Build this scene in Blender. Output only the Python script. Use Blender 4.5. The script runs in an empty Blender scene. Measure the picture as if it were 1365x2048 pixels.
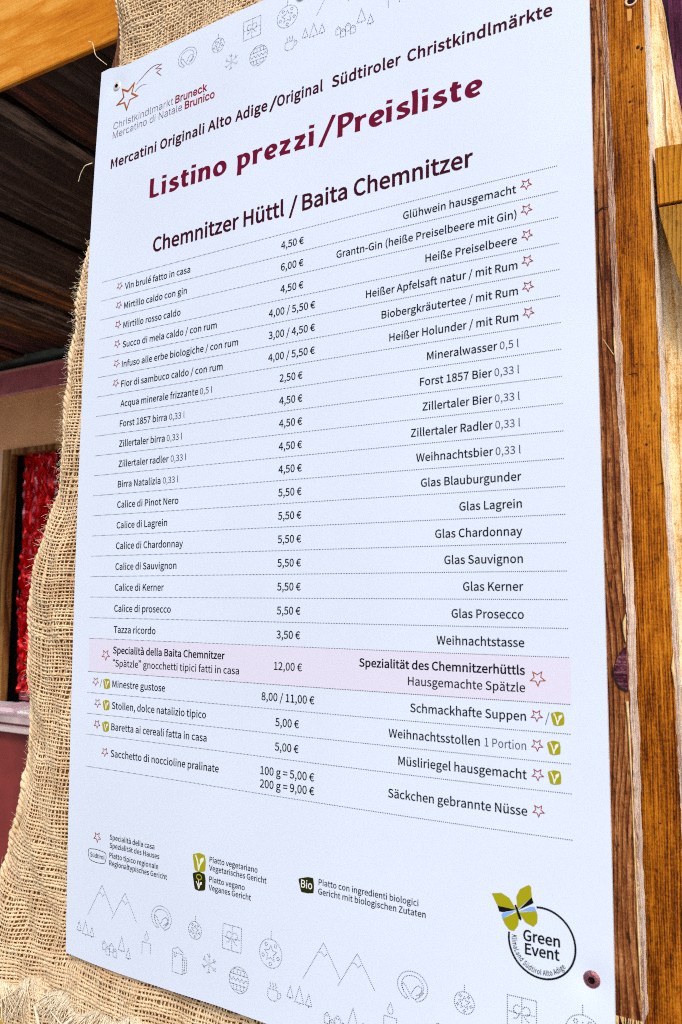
# Price list board of a Christmas market hut, fixed over burlap and rough timber
import bpy, math, random
import numpy as np
from mathutils import Matrix, Vector, noise, geometry

random.seed(7)
RNG = np.random.default_rng(11)
sc = bpy.context.scene
COL = sc.collection

# ------------------------------------------------------------------ camera
# Layout frame of the board: u to the right, v downward, z into the wall.  One layout unit is 0.6 m.
S = 0.6
FOCAL = 1610.6638
rv = np.array([-0.10087965, 0.51653151, -0.0236395]); tv = np.array([-0.52614138, -0.91932249, 1.81039671])
V1 = 0.41522
th = np.linalg.norm(rv); k = rv/th
K = np.array([[0,-k[2],k[1]],[k[2],0,-k[0]],[-k[1],k[0],0]])
RM = np.eye(3)+math.sin(th)*K+(1-math.cos(th))*K@K
CAM = -RM.T@tv; CAM[1] -= V1
V0 = float(CAM[1])                       # eye height in the layout frame
def Wd(u, v, z=0.0):
    return (u*S, z*S, 1.5+(V0-v)*S)
cd = bpy.data.cameras.new('camera'); cam = bpy.data.objects.new('camera', cd); COL.objects.link(cam)
def ax(r, s): return Vector((r[0], r[2], -r[1]))*s
X, Y, Z = ax(RM[0],1), ax(RM[1],-1), ax(RM[2],-1)
M = Matrix(((X.x,Y.x,Z.x,0),(X.y,Y.y,Z.y,0),(X.z,Y.z,Z.z,0),(0,0,0,1)))
M.translation = Vector(Wd(*CAM))
cam.matrix_world = M
cd.sensor_fit = 'VERTICAL'; cd.sensor_height = 36; cd.lens = FOCAL/2048*36
cd.clip_start = 0.01; cd.clip_end = 100
cd.dof.use_dof = True; cd.dof.focus_distance = 0.95; cd.dof.aperture_fstop = 9.0
sc.camera = cam

# ------------------------------------------------------------------ sky and sun
SUN_EL, SUN_AZ = math.radians(40), math.radians(38)   # azimuth: to the right of straight out from the board
wd = bpy.data.worlds.new("World"); sc.world = wd; wd.use_nodes = True
nt = wd.node_tree
sky = nt.nodes.new('ShaderNodeTexSky'); sky.sky_type = 'NISHITA'; sky.sun_disc = False
sky.sun_elevation = SUN_EL; sky.sun_rotation = math.pi - SUN_AZ
sky.air_density = 1.0; sky.dust_density = 3.0; sky.ozone_density = 1.0
bg = nt.nodes['Background']; nt.links.new(sky.outputs[0], bg.inputs[0]); bg.inputs[1].default_value = 0.12
sd = bpy.data.lights.new('sun', 'SUN'); sd.energy = 1.5; sd.angle = math.radians(14); sd.color = (1.0, .95, .87)
sun = bpy.data.objects.new('sun', sd); COL.objects.link(sun)
sdir = Vector((math.sin(SUN_AZ)*math.cos(SUN_EL), -math.cos(SUN_AZ)*math.cos(SUN_EL), math.sin(SUN_EL)))
sun.rotation_euler = sdir.to_track_quat('Z', 'Y').to_euler(); sun.location = sdir*4
sc.view_settings.view_transform = 'Standard'; sc.view_settings.look = 'None'
sc.view_settings.exposure = 0.36; sc.view_settings.gamma = 1.0
sc.cycles.filter_width = 1.0; sc.cycles.use_denoising = False; sc.cycles.max_bounces = 8; sc.cycles.diffuse_bounces = 4

# ------------------------------------------------------------------ helpers
def prop(o, **kw):
    for a, b in kw.items():
        if b is not None: o[a] = b
    return o
def thing(name, label, cat, loc, group=None, kind=None):
    o = bpy.data.objects.new(name, None); COL.objects.link(o)
    o.location = Wd(*loc); o.empty_display_size = .05
    return prop(o, label=label, category=cat, group=group, kind=kind)
def mesh(name, verts, faces, mat=None, parent=None, smooth=False, uvz=True, **kw):
    """verts in the layout frame (u, v, z)"""
    a = np.asarray(verts, dtype=float).reshape(-1, 3)
    w = np.stack([a[:,0]*S, a[:,2]*S, 1.5+(V0-a[:,1])*S], 1)
    if parent is not None: w = w-np.array(parent_origin(parent))
    me = bpy.data.meshes.new(name)
    if isinstance(faces, np.ndarray):
        n, kk = faces.shape
        me.vertices.add(len(w)); me.vertices.foreach_set('co', w.ravel())
        me.loops.add(n*kk); me.loops.foreach_set('vertex_index', faces.ravel().astype(np.int32))
        me.polygons.add(n); me.polygons.foreach_set('loop_start', np.arange(0, n*kk, kk, dtype=np.int32))
        me.update(calc_edges=True)
    else:
        me.from_pydata([tuple(p) for p in w], [], [tuple(f) for f in faces]); me.update()
    if smooth: me.polygons.foreach_set('use_smooth', [True]*len(me.polygons))
    if mat: me.materials.append(mat)
    o = bpy.data.objects.new(name, me); COL.objects.link(o)
    if parent is not None: o.parent = parent
    return prop(o, **kw)
def parent_origin(p):
    l = Vector(p.location)
    while p.parent: p = p.parent; l = l+Vector(p.location)
    return l
def part_empty(name, loc, parent):
    o = bpy.data.objects.new(name, None); COL.objects.link(o); o.parent = parent
    o.location = Vector(Wd(*loc))-parent_origin(parent); o.empty_display_size = .02
    return o

# ------------------------------------------------------------------ materials
def new_mat(name):
    m = bpy.data.materials.new(name); m.use_nodes = True
    return m, m.node_tree, m.node_tree.nodes['Principled BSDF']
def flat(name, col, rough=.5, bump=0, bscale=200, spec=.5, metal=0, vary=0, vscale=8):
    m, t, b = new_mat(name)
    b.inputs['Base Color'].default_value = (*col, 1); b.inputs['Roughness'].default_value = rough
    b.inputs['Specular IOR Level'].default_value = spec; b.inputs['Metallic'].default_value = metal
    tc = t.nodes.new('ShaderNodeTexCoord')
    if vary:
        n = t.nodes.new('ShaderNodeTexNoise'); n.inputs['Scale'].default_value = vscale; n.inputs['Detail'].default_value = 6
        r = t.nodes.new('ShaderNodeValToRGB'); e = r.color_ramp.elements
        e[0].position = .3; e[1].position = .7
        e[0].color = (*[c*(1-vary) for c in col], 1); e[1].color = (*[min(1, c*(1+vary)) for c in col], 1)
        t.links.new(tc.outputs['Object'], n.inputs['Vector']); t.links.new(n.outputs['Fac'], r.inputs[0]); t.links.new(r.outputs[0], b.inputs['Base Color'])
    if bump:
        n = t.nodes.new('ShaderNodeTexNoise'); n.inputs['Scale'].default_value = bscale; n.inputs['Detail'].default_value = 4
        bp = t.nodes.new('ShaderNodeBump'); bp.inputs['Strength'].default_value = bump; bp.inputs['Distance'].default_value = .001
        t.links.new(tc.outputs['Object'], n.inputs['Vector']); t.links.new(n.outputs['Fac'], bp.inputs['Height']); t.links.new(bp.outputs[0], b.inputs['Normal'])
    return m
def ramp(t, stops):
    r = t.nodes.new('ShaderNodeValToRGB'); e = r.color_ramp.elements
    while len(e) > 1: e.remove(e[-1])
    e[0].position = stops[0][0]; e[0].color = (*stops[0][1], 1)
    for p, c in stops[1:]:
        q = e.new(p); q.color = (*c, 1)
    return r
def math_node(t, op, a, b=None, c=None):
    n = t.nodes.new('ShaderNodeMath'); n.operation = op
    for i, x in enumerate((a, b, c)):
        if x is None: continue
        if hasattr(x, 'is_linked'): t.links.new(x, n.inputs[i])
        else: n.inputs[i].default_value = x
    return n.outputs[0]
def mix(t, fac, a, b, mode='MIX'):
    n = t.nodes.new('ShaderNodeMix'); n.data_type = 'RGBA'; n.blend_type = mode
    for s, x in ((n.inputs[0], fac), (n.inputs[6], a), (n.inputs[7], b)):
        if hasattr(x, 'is_linked'): t.links.new(x, s)
        else: s.default_value = x if not isinstance(x, tuple) else (*x, 1)
    return n.outputs[2]
def wood(name, stops, axis='Z', rings=150, streak=1.0, rough=.7, bump=.5, speck=.5, fuzz=1.0, seed=0.0, patch=None, dark=(.02,.008,.002), glossy=.10, wob=.01, groove=.35):
    """sawn softwood: long growth lines wandering round knots, saw fuzz, pores and stains"""
    m, t, b = new_mat(name); N, L = t.nodes, t.links
    tc = N.new('ShaderNodeTexCoord'); mp = N.new('ShaderNodeMapping'); mp.vector_type = 'POINT'
    mp.inputs['Location'].default_value = (seed*3.1, seed*1.7, seed*2.3)
    L.new(tc.outputs['Object'], mp.inputs['Vector']); vec = mp.outputs[0]
    def sq(k):     # squeeze along the grain
        q = N.new('ShaderNodeVectorMath'); q.operation = 'MULTIPLY'
        q.inputs[1].default_value = {'Z': (1,1,k), 'Y': (1,k,1), 'X': (k,1,1)}[axis]
        L.new(vec, q.inputs[0]); return q.outputs[0]
    def nz(v, s, d=4, r=.55):
        n = N.new('ShaderNodeTexNoise'); n.inputs['Scale'].default_value = s; n.inputs['Detail'].default_value = d; n.inputs['Roughness'].default_value = r
        L.new(v, n.inputs['Vector']); return n.outputs['Fac']
    big = nz(sq(.12), 14, 3); fib = nz(sq(.04), 420, 5, .65); mid = nz(sq(.3), 40, 5, .6); fz = nz(sq(.45), 900, 3, .7)
    sep = N.new('ShaderNodeSeparateXYZ'); L.new(vec, sep.inputs[0])
    across = {'Z': 'X', 'Y': 'X', 'X': 'Z'}[axis]
    pos = math_node(t, 'ADD', sep.outputs[across], math_node(t, 'MULTIPLY', sep.outputs['Y' if axis != 'Y' else 'Z'], .6))
    wobn = nz(sq(.16), 9, 2)
    pos = math_node(t, 'ADD', pos, math_node(t, 'MULTIPLY', wobn, wob*10))
    ring = math_node(t, 'FRACT', math_node(t, 'MULTIPLY', pos, rings))
    saw_v = N.new('ShaderNodeVectorMath'); saw_v.operation = 'MULTIPLY'; saw_v.inputs[1].default_value = {'Z': (.12,.12,1), 'Y': (.12,1,.12), 'X': (1,.12,.12)}[axis]
    L.new(vec, saw_v.inputs[0]); saw = nz(saw_v.outputs[0], 520, 3, .6)
    line = math_node(t, 'POWER', ring, 3.0)      # soft early wood rising to a hard dark line
    v = math_node(t, 'ADD', math_node(t, 'MULTIPLY', big, .8), math_node(t, 'MULTIPLY', mid, .5))
    v = math_node(t, 'ADD', v, math_node(t, 'MULTIPLY', math_node(t, 'SUBTRACT', fib, .5), .6*streak))
    v = math_node(t, 'SUBTRACT', v, math_node(t, 'MULTIPLY', line, groove))
    v = math_node(t, 'ADD', v, math_node(t, 'MULTIPLY', math_node(t, 'SUBTRACT', saw, .5), .16))
    v = math_node(t, 'ADD', v, math_node(t, 'MULTIPLY', math_node(t, 'SUBTRACT', fz, .5), .5*fuzz))
    r = ramp(t, stops); L.new(v, r.inputs[0]); col = r.outputs[0]
    # torn pores and flecks
    vo = N.new('ShaderNodeTexNoise'); vo.inputs['Scale'].default_value = 230; vo.inputs['Detail'].default_value = 2; L.new(sq(.35), vo.inputs['Vector'])
    pore = ramp(t, [(.62, (0,0,0)), (.72, (1,1,1))]); L.new(vo.outputs['Fac'], pore.inputs[0])
    col = mix(t, math_node(t, 'MULTIPLY', pore.outputs[0], speck), col, dark)
    if patch:
        for (cx, cz, rx, rz, pc, amt, edge) in patch:
            px, _, pz = Wd(cx, cz); q = N.new('ShaderNodeVectorMath'); q.operation = 'SUBTRACT'; L.new(tc.outputs['Object'], q.inputs[0]); q.inputs[1].default_value = (px, 0, pz)
            ss = N.new('ShaderNodeSeparateXYZ'); L.new(q.outputs[0], ss.inputs[0])
            ex = math_node(t, 'POWER', math_node(t, 'ABSOLUTE', math_node(t, 'DIVIDE', ss.outputs['X'], rx*S)), 2)
            ez = math_node(t, 'POWER', math_node(t, 'ABSOLUTE', math_node(t, 'DIVIDE', ss.outputs['Z'], rz*S)), 2)
            d = math_node(t, 'ADD', math_node(t, 'ADD', ex, ez), math_node(t, 'MULTIPLY', math_node(t, 'SUBTRACT', mid, .5), 2.2*edge))
            pr = ramp(t, [(.55, (1,1,1)), (1.0, (0,0,0))]); L.new(d, pr.inputs[0])
            col = mix(t, math_node(t, 'MULTIPLY', pr.outputs[0], amt), col, pc)
    L.new(col, b.inputs['Base Color'])
    b.inputs['Roughness'].default_value = rough; b.inputs['Specular IOR Level'].default_value = glossy
    h = math_node(t, 'ADD', math_node(t, 'MULTIPLY', fib, .8), math_node(t, 'MULTIPLY', fz, .35*fuzz))
    h = math_node(t, 'SUBTRACT', h, math_node(t, 'MULTIPLY', line, .5))
    h = math_node(t, 'SUBTRACT', h, math_node(t, 'MULTIPLY', pore.outputs[0], .7*speck))
    bp = N.new('ShaderNodeBump'); bp.inputs['Strength'].default_value = bump; bp.inputs['Distance'].default_value = .0016
    L.new(h, bp.inputs['Height']); L.new(bp.outputs[0], b.inputs['Normal'])
    return m

M_board = flat('white_plastic', (.695, .795, .965), .5, bump=.10, bscale=900, spec=.25, vary=.03, vscale=4)
M_edge = flat('board_edge', (.74, .72, .80), .5)
M_ink = flat('black_ink', (.006, .005, .012), .7, spec=.12)
M_head = flat('dark_red_ink', (.155, .001, .028), .7, spec=.12)
M_sub = flat('aubergine_ink', (.045, .001, .012), .7, spec=.12)
M_grey = flat('grey_ink', (.055, .05, .07), .7, spec=.12)
M_dot = flat('dot_ink', (.065, .06, .075), .7, spec=.12)
M_dot2 = flat('pale_dot_ink', (.06, .055, .075), .7, spec=.12)
M_star = flat('red_star_ink', (.30, .006, .014), .7, spec=.12)
M_gold = flat('copper_ink', (.40, .10, .008), .7, spec=.12, vary=.35, vscale=60)
M_red = flat('logo_red_ink', (.28, .004, .025), .7, spec=.12)
M_thin = flat('logo_grey_ink', (.14, .08, .12), .7, spec=.12)
M_lime = flat('lime_ink', (.36, .35, .004), .7, spec=.12)
M_olive = flat('olive_ink', (.018, .022, .002), .7, spec=.12)
M_blue = flat('blue_ink', (.22, .42, .88), .7, spec=.12)
M_black = flat('pure_black_ink', (.004, .004, .006), .7, spec=.12)
M_band = flat('pink_band_ink', (.72, .72, .90), .5, bump=.06, bscale=900, spec=.25)
M_whiteink = flat('unprinted_white', (.80, .84, .80), .45)

# ------------------------------------------------------------------ the board's gentle bow
WC = [-0.0203377, 0.0105127, -0.0011898, -0.0260356, 0.0192093, 0.0128012, 0.0137953, -0.0445664, -0.0458202, 0.0181949]
WT = [(2,0),(1,1),(0,2),(3,0),(2,1),(1,2),(0,3),(2,2),(3,1),(1,3)]
def bow(u, v):
    a = np.asarray(u)-.5; b = np.asarray(v)+V1-.75
    f = sum(c*a**p*b**q for c, (p, q) in zip(WC, WT))
    for su, sv, h in ((1.0198, 1.2230, .0034), (.0079, -.4650, .0026), (.5090, -.4870, .0026)):      # dents pressed in by the screws
        f = f-h*np.exp(-((np.asarray(u)-su)**2+(np.asarray(v)-sv)**2)/.022**2)
    return f
def on_board(u, v, eps=.0004):
    return -bow(u, v)-eps
def interp(x, xs, ys): return np.interp(x, xs, ys)
UL, UR = -.0492, 1.0515
def uleft(v): return interp(v, [-.52, 0, .5, 1.42], [-.0490, -.0482, -.0482, -.0493])
def uright(v): return interp(v, [-.52, -.25, .16, .54, .9, 1.27, 1.42], [1.0535, 1.0528, 1.0520, 1.0512, 1.0508, 1.0510, 1.0512])
def vtop(u): return interp(u, [-.05, -.023, .017, .045, .4, 1.06], [-.5205, -.5205, -.510, -.5060, -.5068, -.508])
def vbot(u): return interp(u, [-.05, .03, .11, .26, .36, 1.06], [1.4177, 1.421, 1.4212, 1.4175, 1.4137, 1.4130])

sign = thing('price_sign', 'white printed price list board in Italian and German, screwed over burlap and rough planks', 'sign', (.5, 1.41, .01))
nu, nv = 112, 192; TH = .0065
gu = np.linspace(0, 1, nu); gv = np.linspace(0, 1, nv)
vs = []
for b_ in gv:
    for a_ in gu:
        v0 = -.508+b_*(1.415+.508); u = uleft(v0)*(1-a_)+uright(v0)*a_
        v = vtop(u)*(1-b_)+vbot(u)*b_
        vs.append((u, v, -bow(u, v)))
F = []
for j in range(nv-1):
    for i in range(nu-1):
        p = j*nu+i; F.append((p, p+nu, p+nu+1, p+1))
front = mesh('front_sheet', vs, F, M_board, sign, smooth=True)
# rim and back
rim = [j*nu for j in range(nv)]+[(nv-1)*nu+i for i in range(1, nu)]+[j*nu+nu-1 for j in range(nv-2, -1, -1)]+[i for i in range(nu-2, 0, -1)]
V2 = [vs[i] for i in rim]+[(vs[i][0], vs[i][1], vs[i][2]+TH) for i in rim]; n = len(rim)
F2 = [(i, (i+1) % n, (i+1) % n+n, i+n) for i in range(n)]
base = len(V2); V2 += [(a_, b_, c_+TH) for a_, b_, c_ in vs]
F2 += [(base+p, base+p+1, base+p+nu+1, base+p+nu) for p in (j*nu+i for j in range(nv-1) for i in range(nu-1))]
mesh('core_sheet', V2, F2, M_edge, sign)

# ------------------------------------------------------------------ printed glyph outlines
GLYPHS = {"a":{"(":[323,[228,-187,282,-163,190,57,160,297,190,536,282,756,228,781,125,556,88,297,125,38]],
")":[323,[95,-187,198,38,235,297,198,556,95,781,40,756,133,536,163,297,133,57,40,-163]],
",":[265,[72,-181,174,-102,211,18,191,93,138,120,91,104,72,59,91,14,136,-2,146,-1,120,-77,51,-130]],
"-":[331,[44,234,288,234,288,301,44,301]],
"/":[374,[11,-171,74,-171,360,758,297,758]],
"0":[530,[265,-12,381,28,456,149,483,352,456,554,381,673,265,712,150,673,74,554,48,352,74,149,150,28],[265,58,196,89,149,185,132,352,149,519,196,614,265,644,335,614,382,519,399,352,382,185,335,89]],
"1":[530,[84,0,468,0,468,73,328,73,328,700,261,700,197,671,116,650,116,595,241,595,241,73,84,73]],
"2":[530,[42,0,482,0,482,75,288,75,174,69,318,220,414,366,449,507,424,616,353,687,244,712,129,685,38,610,89,561,155,619,234,642,306,624,349,575,363,503,329,375,223,227,42,52]],
"3":[530,[251,-12,365,12,446,80,477,187,456,272,403,331,329,365,419,431,453,538,426,632,354,692,248,712,141,689,53,629,100,574,167,623,245,642,332,611,364,531,346,463,285,415,170,397,170,330,299,313,367,264,388,190,370,121,320,76,245,60,145,85,73,140,28,84,116,17]],
"4":[530,[325,0,407,0,407,193,500,193,500,263,407,263,407,700,310,700,19,250,19,193,325,193],[325,263,110,263,269,501,326,605,325,477]],
"5":[530,[250,-12,362,16,446,97,479,227,450,354,374,427,268,451,212,443,163,423,181,626,445,626,445,700,105,700,82,373,129,344,185,374,245,385,322,366,372,311,391,225,370,137,317,80,242,60,140,84,70,138,26,80,115,16]],
"6":[530,[287,-12,388,16,461,96,489,215,465,337,397,410,294,435,211,412,136,350,162,522,227,614,316,641,377,626,427,587,477,641,407,692,312,712,215,692,132,626,75,509,53,334,84,142,167,26],[138,281,210,350,280,370,350,350,392,297,406,215,390,131,348,76,287,56,212,82,161,158]],
"7":[530,[189,0,280,0,302,243,361,447,485,647,485,700,47,700,47,626,387,626,277,437,215,238]],
"8":[530,[267,-12,382,12,458,76,486,168,450,283,369,352,430,426,461,526,438,622,372,687,269,711,171,688,103,626,77,533,106,438,172,371,84,293,44,174,73,78,152,12],[315,380,237,416,179,464,157,533,188,615,268,646,355,610,387,521,369,447],[268,53,193,69,141,115,121,181,148,272,218,340,310,299,377,248,403,171,366,86]],
"9":[530,[224,-12,319,9,400,77,457,199,478,380,447,565,364,676,243,712,142,684,70,605,42,485,66,364,133,290,235,265,321,289,396,350,368,179,305,87,222,60,157,74,103,114,55,59,126,8],[395,424,322,352,249,330,180,350,138,403,124,485,140,569,182,625,244,645,320,619,371,545]],
"=":[530,[36,435,495,435,495,499,36,499],[36,205,495,205,495,270,36,270]],
"A":[581,[4,0,93,0,160,214,416,214,483,0,577,0,339,700,241,700],[182,284,217,392,286,628,361,392,394,284]],
"B":[627,[96,0,319,0,457,23,550,91,584,205,566,287,516,343,442,372,518,435,544,529,513,628,429,683,304,700,96,700],[184,403,184,630,292,630,384,619,439,583,457,518,440,456,386,417,288,403],[184,71,184,334,307,334,411,321,475,279,498,208,475,131,410,85,307,71]],
"C":[609,[360,-12,481,14,575,88,526,144,453,86,364,65,248,100,173,199,146,352,174,503,251,601,367,635,447,617,510,569,558,626,479,686,366,712,206,669,96,544,55,350,96,155,203,31]],
"E":[562,[96,0,510,0,510,75,184,75,184,330,450,330,450,406,184,406,184,626,499,626,499,700,96,700]],
"F":[527,[96,0,184,0,184,314,452,314,452,389,184,389,184,626,499,626,499,700,96,700]],
"G":[658,[371,-12,498,11,587,69,587,363,357,363,357,289,506,289,506,106,451,76,380,65,253,100,173,199,146,352,175,503,256,601,379,635,467,616,530,569,578,626,498,685,376,712,211,669,97,544,55,350,96,155,208,31]],
"H":[695,[96,0,184,0,184,330,511,330,511,0,600,0,600,700,511,700,511,407,184,407,184,700,96,700]],
"I":[280,[96,0,184,0,184,700,96,700]],
"K":[617,[96,0,184,0,184,222,305,365,515,0,613,0,360,435,580,700,479,700,186,349,184,700,96,700]],
"L":[519,[96,0,491,0,491,75,184,75,184,700,96,700]],
"M":[775,[96,0,176,0,176,388,172,491,164,594,224,435,357,71,416,71,548,435,605,594,601,491,597,388,597,0,679,0,679,700,573,700,439,326,391,180,336,326,202,700,96,700]],
"N":[690,[96,0,180,0,180,368,169,586,248,442,503,0,594,0,594,700,510,700,510,336,522,115,442,259,186,700,96,700]],
"O":[709,[354,-12,510,32,615,158,653,352,615,545,510,669,354,712,199,669,94,545,55,352,94,158,199,32],[354,65,244,101,172,200,146,352,172,503,244,601,354,635,464,601,537,503,562,352,537,200,464,101]],
"P":[605,[96,0,184,0,184,279,300,279,435,302,525,373,558,495,525,616,433,681,296,700,96,700],[184,350,184,628,285,628,387,616,449,575,470,495,450,413,390,366,288,350]],
"R":[606,[184,368,184,628,302,628,395,617,452,577,472,504,452,428,395,383,302,368],[480,0,580,0,402,307,485,344,540,409,560,504,528,619,442,682,315,700,96,700,96,0,184,0,184,297,310,297]],
"S":[569,[290,-12,417,14,499,85,528,186,509,273,457,332,384,373,285,416,206,458,168,534,204,608,299,635,387,618,458,570,504,626,414,688,299,712,185,688,107,623,78,527,101,441,155,384,221,348,321,304,405,257,438,179,421,119,371,79,291,65,186,89,98,152,46,91,153,16]],
"T":[572,[242,0,330,0,330,626,542,626,542,700,30,700,30,626,242,626]],
"V":[549,[224,0,327,0,549,700,459,700,347,321,279,90,207,321,94,700,1,700]],
"W":[838,[173,0,278,0,382,422,417,582,456,422,562,0,668,0,813,700,729,700,653,319,615,92,609,92,560,319,462,700,381,700,285,319,235,92,189,319,116,700,25,700]],
"Z":[576,[48,0,531,0,531,75,157,75,526,647,526,700,81,700,81,626,417,626,48,53]],
"a":[538,[207,-12,299,9,379,62,390,0,461,0,461,319,443,431,385,505,282,532,166,509,78,464,112,404,182,442,267,459,333,440,366,392,374,329,194,292,90,229,56,135,76,55,129,5],[232,58,167,77,140,140,162,199,236,243,374,270,374,126,303,75]],
"b":[590,[316,-12,427,21,509,116,541,267,518,407,448,499,335,532,250,511,172,459,176,552,176,760,88,760,88,0,158,0,165,53,241,5],[302,61,243,73,176,115,176,388,247,440,313,458,393,434,437,368,451,266,431,156,379,86]],
"c":[487,[292,-12,382,5,460,53,422,112,367,75,300,60,216,85,160,154,139,259,161,364,218,433,303,458,358,446,406,414,450,471,386,514,299,532,175,500,85,406,50,259,82,112,168,20]],
"d":[592,[265,-12,352,9,422,61,433,0,504,0,504,760,416,760,416,561,421,472,354,516,275,532,164,498,82,404,51,259,77,112,151,19],[284,61,206,85,157,153,140,260,161,364,215,433,290,458,353,446,416,404,416,132,352,79]],
"e":[529,[298,-12,392,3,468,40,437,98,377,68,308,57,220,80,161,142,136,239,485,239,489,288,465,417,394,502,282,532,169,499,84,405,50,259,83,113,172,20],[135,301,162,388,215,443,284,462,353,444,397,389,413,301]],
"f":[310,[32,448,102,448,102,0,189,0,189,448,299,448,299,519,189,519,189,601,207,677,263,703,321,689,340,756,253,773,168,752,118,693,102,602,102,519,32,514]],
"g":[539,[263,-239,402,-214,493,-149,525,-59,505,11,445,51,345,64,243,64,171,80,152,120,161,156,185,182,262,164,358,186,426,249,452,345,440,406,410,452,516,452,516,519,335,519,262,532,165,509,95,445,68,347,89,264,136,207,97,164,78,107,92,55,125,22,69,-36,49,-100,76,-176,151,-223],[262,223,185,257,152,347,184,436,262,468,340,436,372,347,340,257],[275,-179,194,-167,143,-136,125,-88,137,-43,178,0,244,-8,334,-8,413,-22,439,-74,419,-125,362,-163]],
"h":[580,[88,0,176,0,176,376,246,436,317,456,373,441,405,396,415,317,415,0,502,0,502,329,485,440,433,508,344,532,249,506,172,445,176,552,176,760,88,760]],
"i":[263,[88,0,176,0,176,519,88,519],[132,626,174,641,190,684,174,724,132,740,90,724,74,684,90,641]],
"k":[527,[88,0,174,0,174,137,271,250,423,0,518,0,322,309,495,519,397,519,178,245,174,760,88,760]],
"l":[271,[180,-12,230,-5,218,62,200,60,183,69,176,97,176,760,88,760,88,103,109,18]],
"m":[884,[88,0,176,0,176,376,244,436,306,456,360,441,392,396,402,317,402,0,489,0,489,376,558,436,620,456,674,441,706,396,716,317,716,0,803,0,803,329,786,440,734,508,647,532,557,504,475,433,425,505,331,532,245,506,170,443,159,519,88,519]],
"n":[583,[88,0,176,0,176,376,246,436,317,456,373,441,405,396,415,317,415,0,502,0,502,329,485,440,433,508,344,532,249,506,170,443,159,519,88,519]],
"o":[579,[289,-12,408,20,495,112,529,259,495,406,408,500,289,532,171,500,84,406,50,259,84,112,171,20],[289,60,211,85,158,154,139,259,158,364,211,433,289,458,368,433,421,364,440,259,421,154,368,85]],
"p":[592,[88,-219,176,-219,176,-43,173,48,244,3,316,-12,427,21,509,116,541,267,518,407,448,499,335,532,248,510,170,458,159,519,88,519],[302,61,243,73,176,115,176,388,247,440,313,458,393,434,437,368,451,266,431,156,379,86]],
"q":[592,[416,-219,504,-219,504,519,435,519,426,470,355,516,275,532,164,498,82,404,51,259,77,112,151,19,265,-12,350,8,421,60,416,-34],[284,61,206,85,157,153,140,260,161,364,215,433,290,458,353,446,416,404,416,132,352,79]],
"r":[371,[88,0,176,0,176,333,237,426,306,454,356,445,372,520,317,532,236,503,170,424,159,519,88,519]],
"s":[447,[223,-12,327,9,390,64,412,141,388,220,328,267,254,299,176,334,142,389,166,442,239,464,301,451,356,418,398,473,327,514,238,532,141,512,80,459,59,385,82,312,139,266,210,235,291,198,329,137,303,79,226,55,143,72,73,117,31,59,118,8]],
"t":[360,[250,-12,347,7,329,73,270,58,208,84,190,158,190,448,331,448,331,519,190,519,190,665,117,665,108,519,26,514,26,448,103,448,103,160,117,69,163,9]],
"u":[580,[240,-12,333,13,411,81,420,0,493,0,493,519,406,519,406,151,337,84,265,63,210,77,178,122,168,201,168,519,80,519,80,190,97,79,150,11]],
"v":[498,[200,0,302,0,485,519,399,519,301,223,253,71,201,223,103,519,12,519]],
"w":[766,[170,0,271,0,345,278,380,429,420,280,495,0,601,0,741,519,657,519,582,219,550,74,509,219,428,519,343,519,262,219,227,74,192,219,115,519,26,519]],
"y":[498,[96,-223,184,-199,247,-135,290,-44,485,519,400,519,307,231,265,84,208,231,103,519,12,519,221,-1,209,-40,164,-120,93,-152,53,-143,35,-213]],
"z":[454,[33,0,426,0,426,71,143,71,417,472,417,519,63,519,63,448,307,448,33,47]],
"ß":[614,[414,-12,504,9,563,65,583,145,529,265,427,326,372,399,421,495,470,615,450,693,391,749,296,771,183,743,112,667,88,550,88,0,174,0,174,534,188,626,230,682,295,700,362,674,385,606,338,500,290,390,345,286,447,228,501,141,478,81,410,55,353,66,297,101,263,40,332,1]],
"à":[538,[207,-12,299,9,379,62,390,0,461,0,461,319,443,431,385,505,282,532,166,509,78,464,112,404,182,442,267,459,333,440,366,392,374,329,194,292,90,229,56,135,76,55,129,5],[232,58,167,77,140,140,162,199,236,243,374,270,374,126,303,75],[301,611,346,655,194,833,134,775]],
"ä":[538,[207,-12,299,9,379,62,390,0,461,0,461,319,443,431,385,505,282,532,166,509,78,464,112,404,182,442,267,459,333,440,366,392,374,329,194,292,90,229,56,135,76,55,129,5],[232,58,167,77,140,140,162,199,236,243,374,270,374,126,303,75],[182,627,221,643,236,680,221,717,182,732,145,717,130,680,145,643],[388,627,426,643,441,680,426,717,388,732,350,717,334,680,350,643]],
"é":[529,[298,-12,392,3,468,40,437,98,377,68,308,57,220,80,161,142,136,239,485,239,489,288,465,417,394,502,282,532,169,499,84,405,50,259,83,113,172,20],[135,301,162,388,215,443,284,462,353,444,397,389,413,301],[266,611,433,775,372,833,222,655]],
"ü":[580,[240,-12,333,13,411,81,420,0,493,0,493,519,406,519,406,151,337,84,265,63,210,77,178,122,168,201,168,519,80,519,80,190,97,79,150,11],[186,627,224,643,240,680,224,717,186,732,149,717,134,680,149,643],[392,627,430,643,445,680,430,717,392,732,354,717,339,680,354,643]],
"“":[955,[735,773,715,809,633,741,596,630,618,565,671,540,720,559,736,602,720,645,677,663,650,655,673,720],[919,773,899,809,816,741,779,630,802,565,855,540,903,559,920,602,903,645,859,663,834,655,857,720]],
"”":[955,[220,572,240,536,322,604,359,714,337,779,284,805,235,785,219,743,235,700,278,682,305,689,281,625],[36,572,56,536,139,604,176,714,153,779,100,805,52,785,35,743,52,700,95,682,121,689,98,625]],
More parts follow.
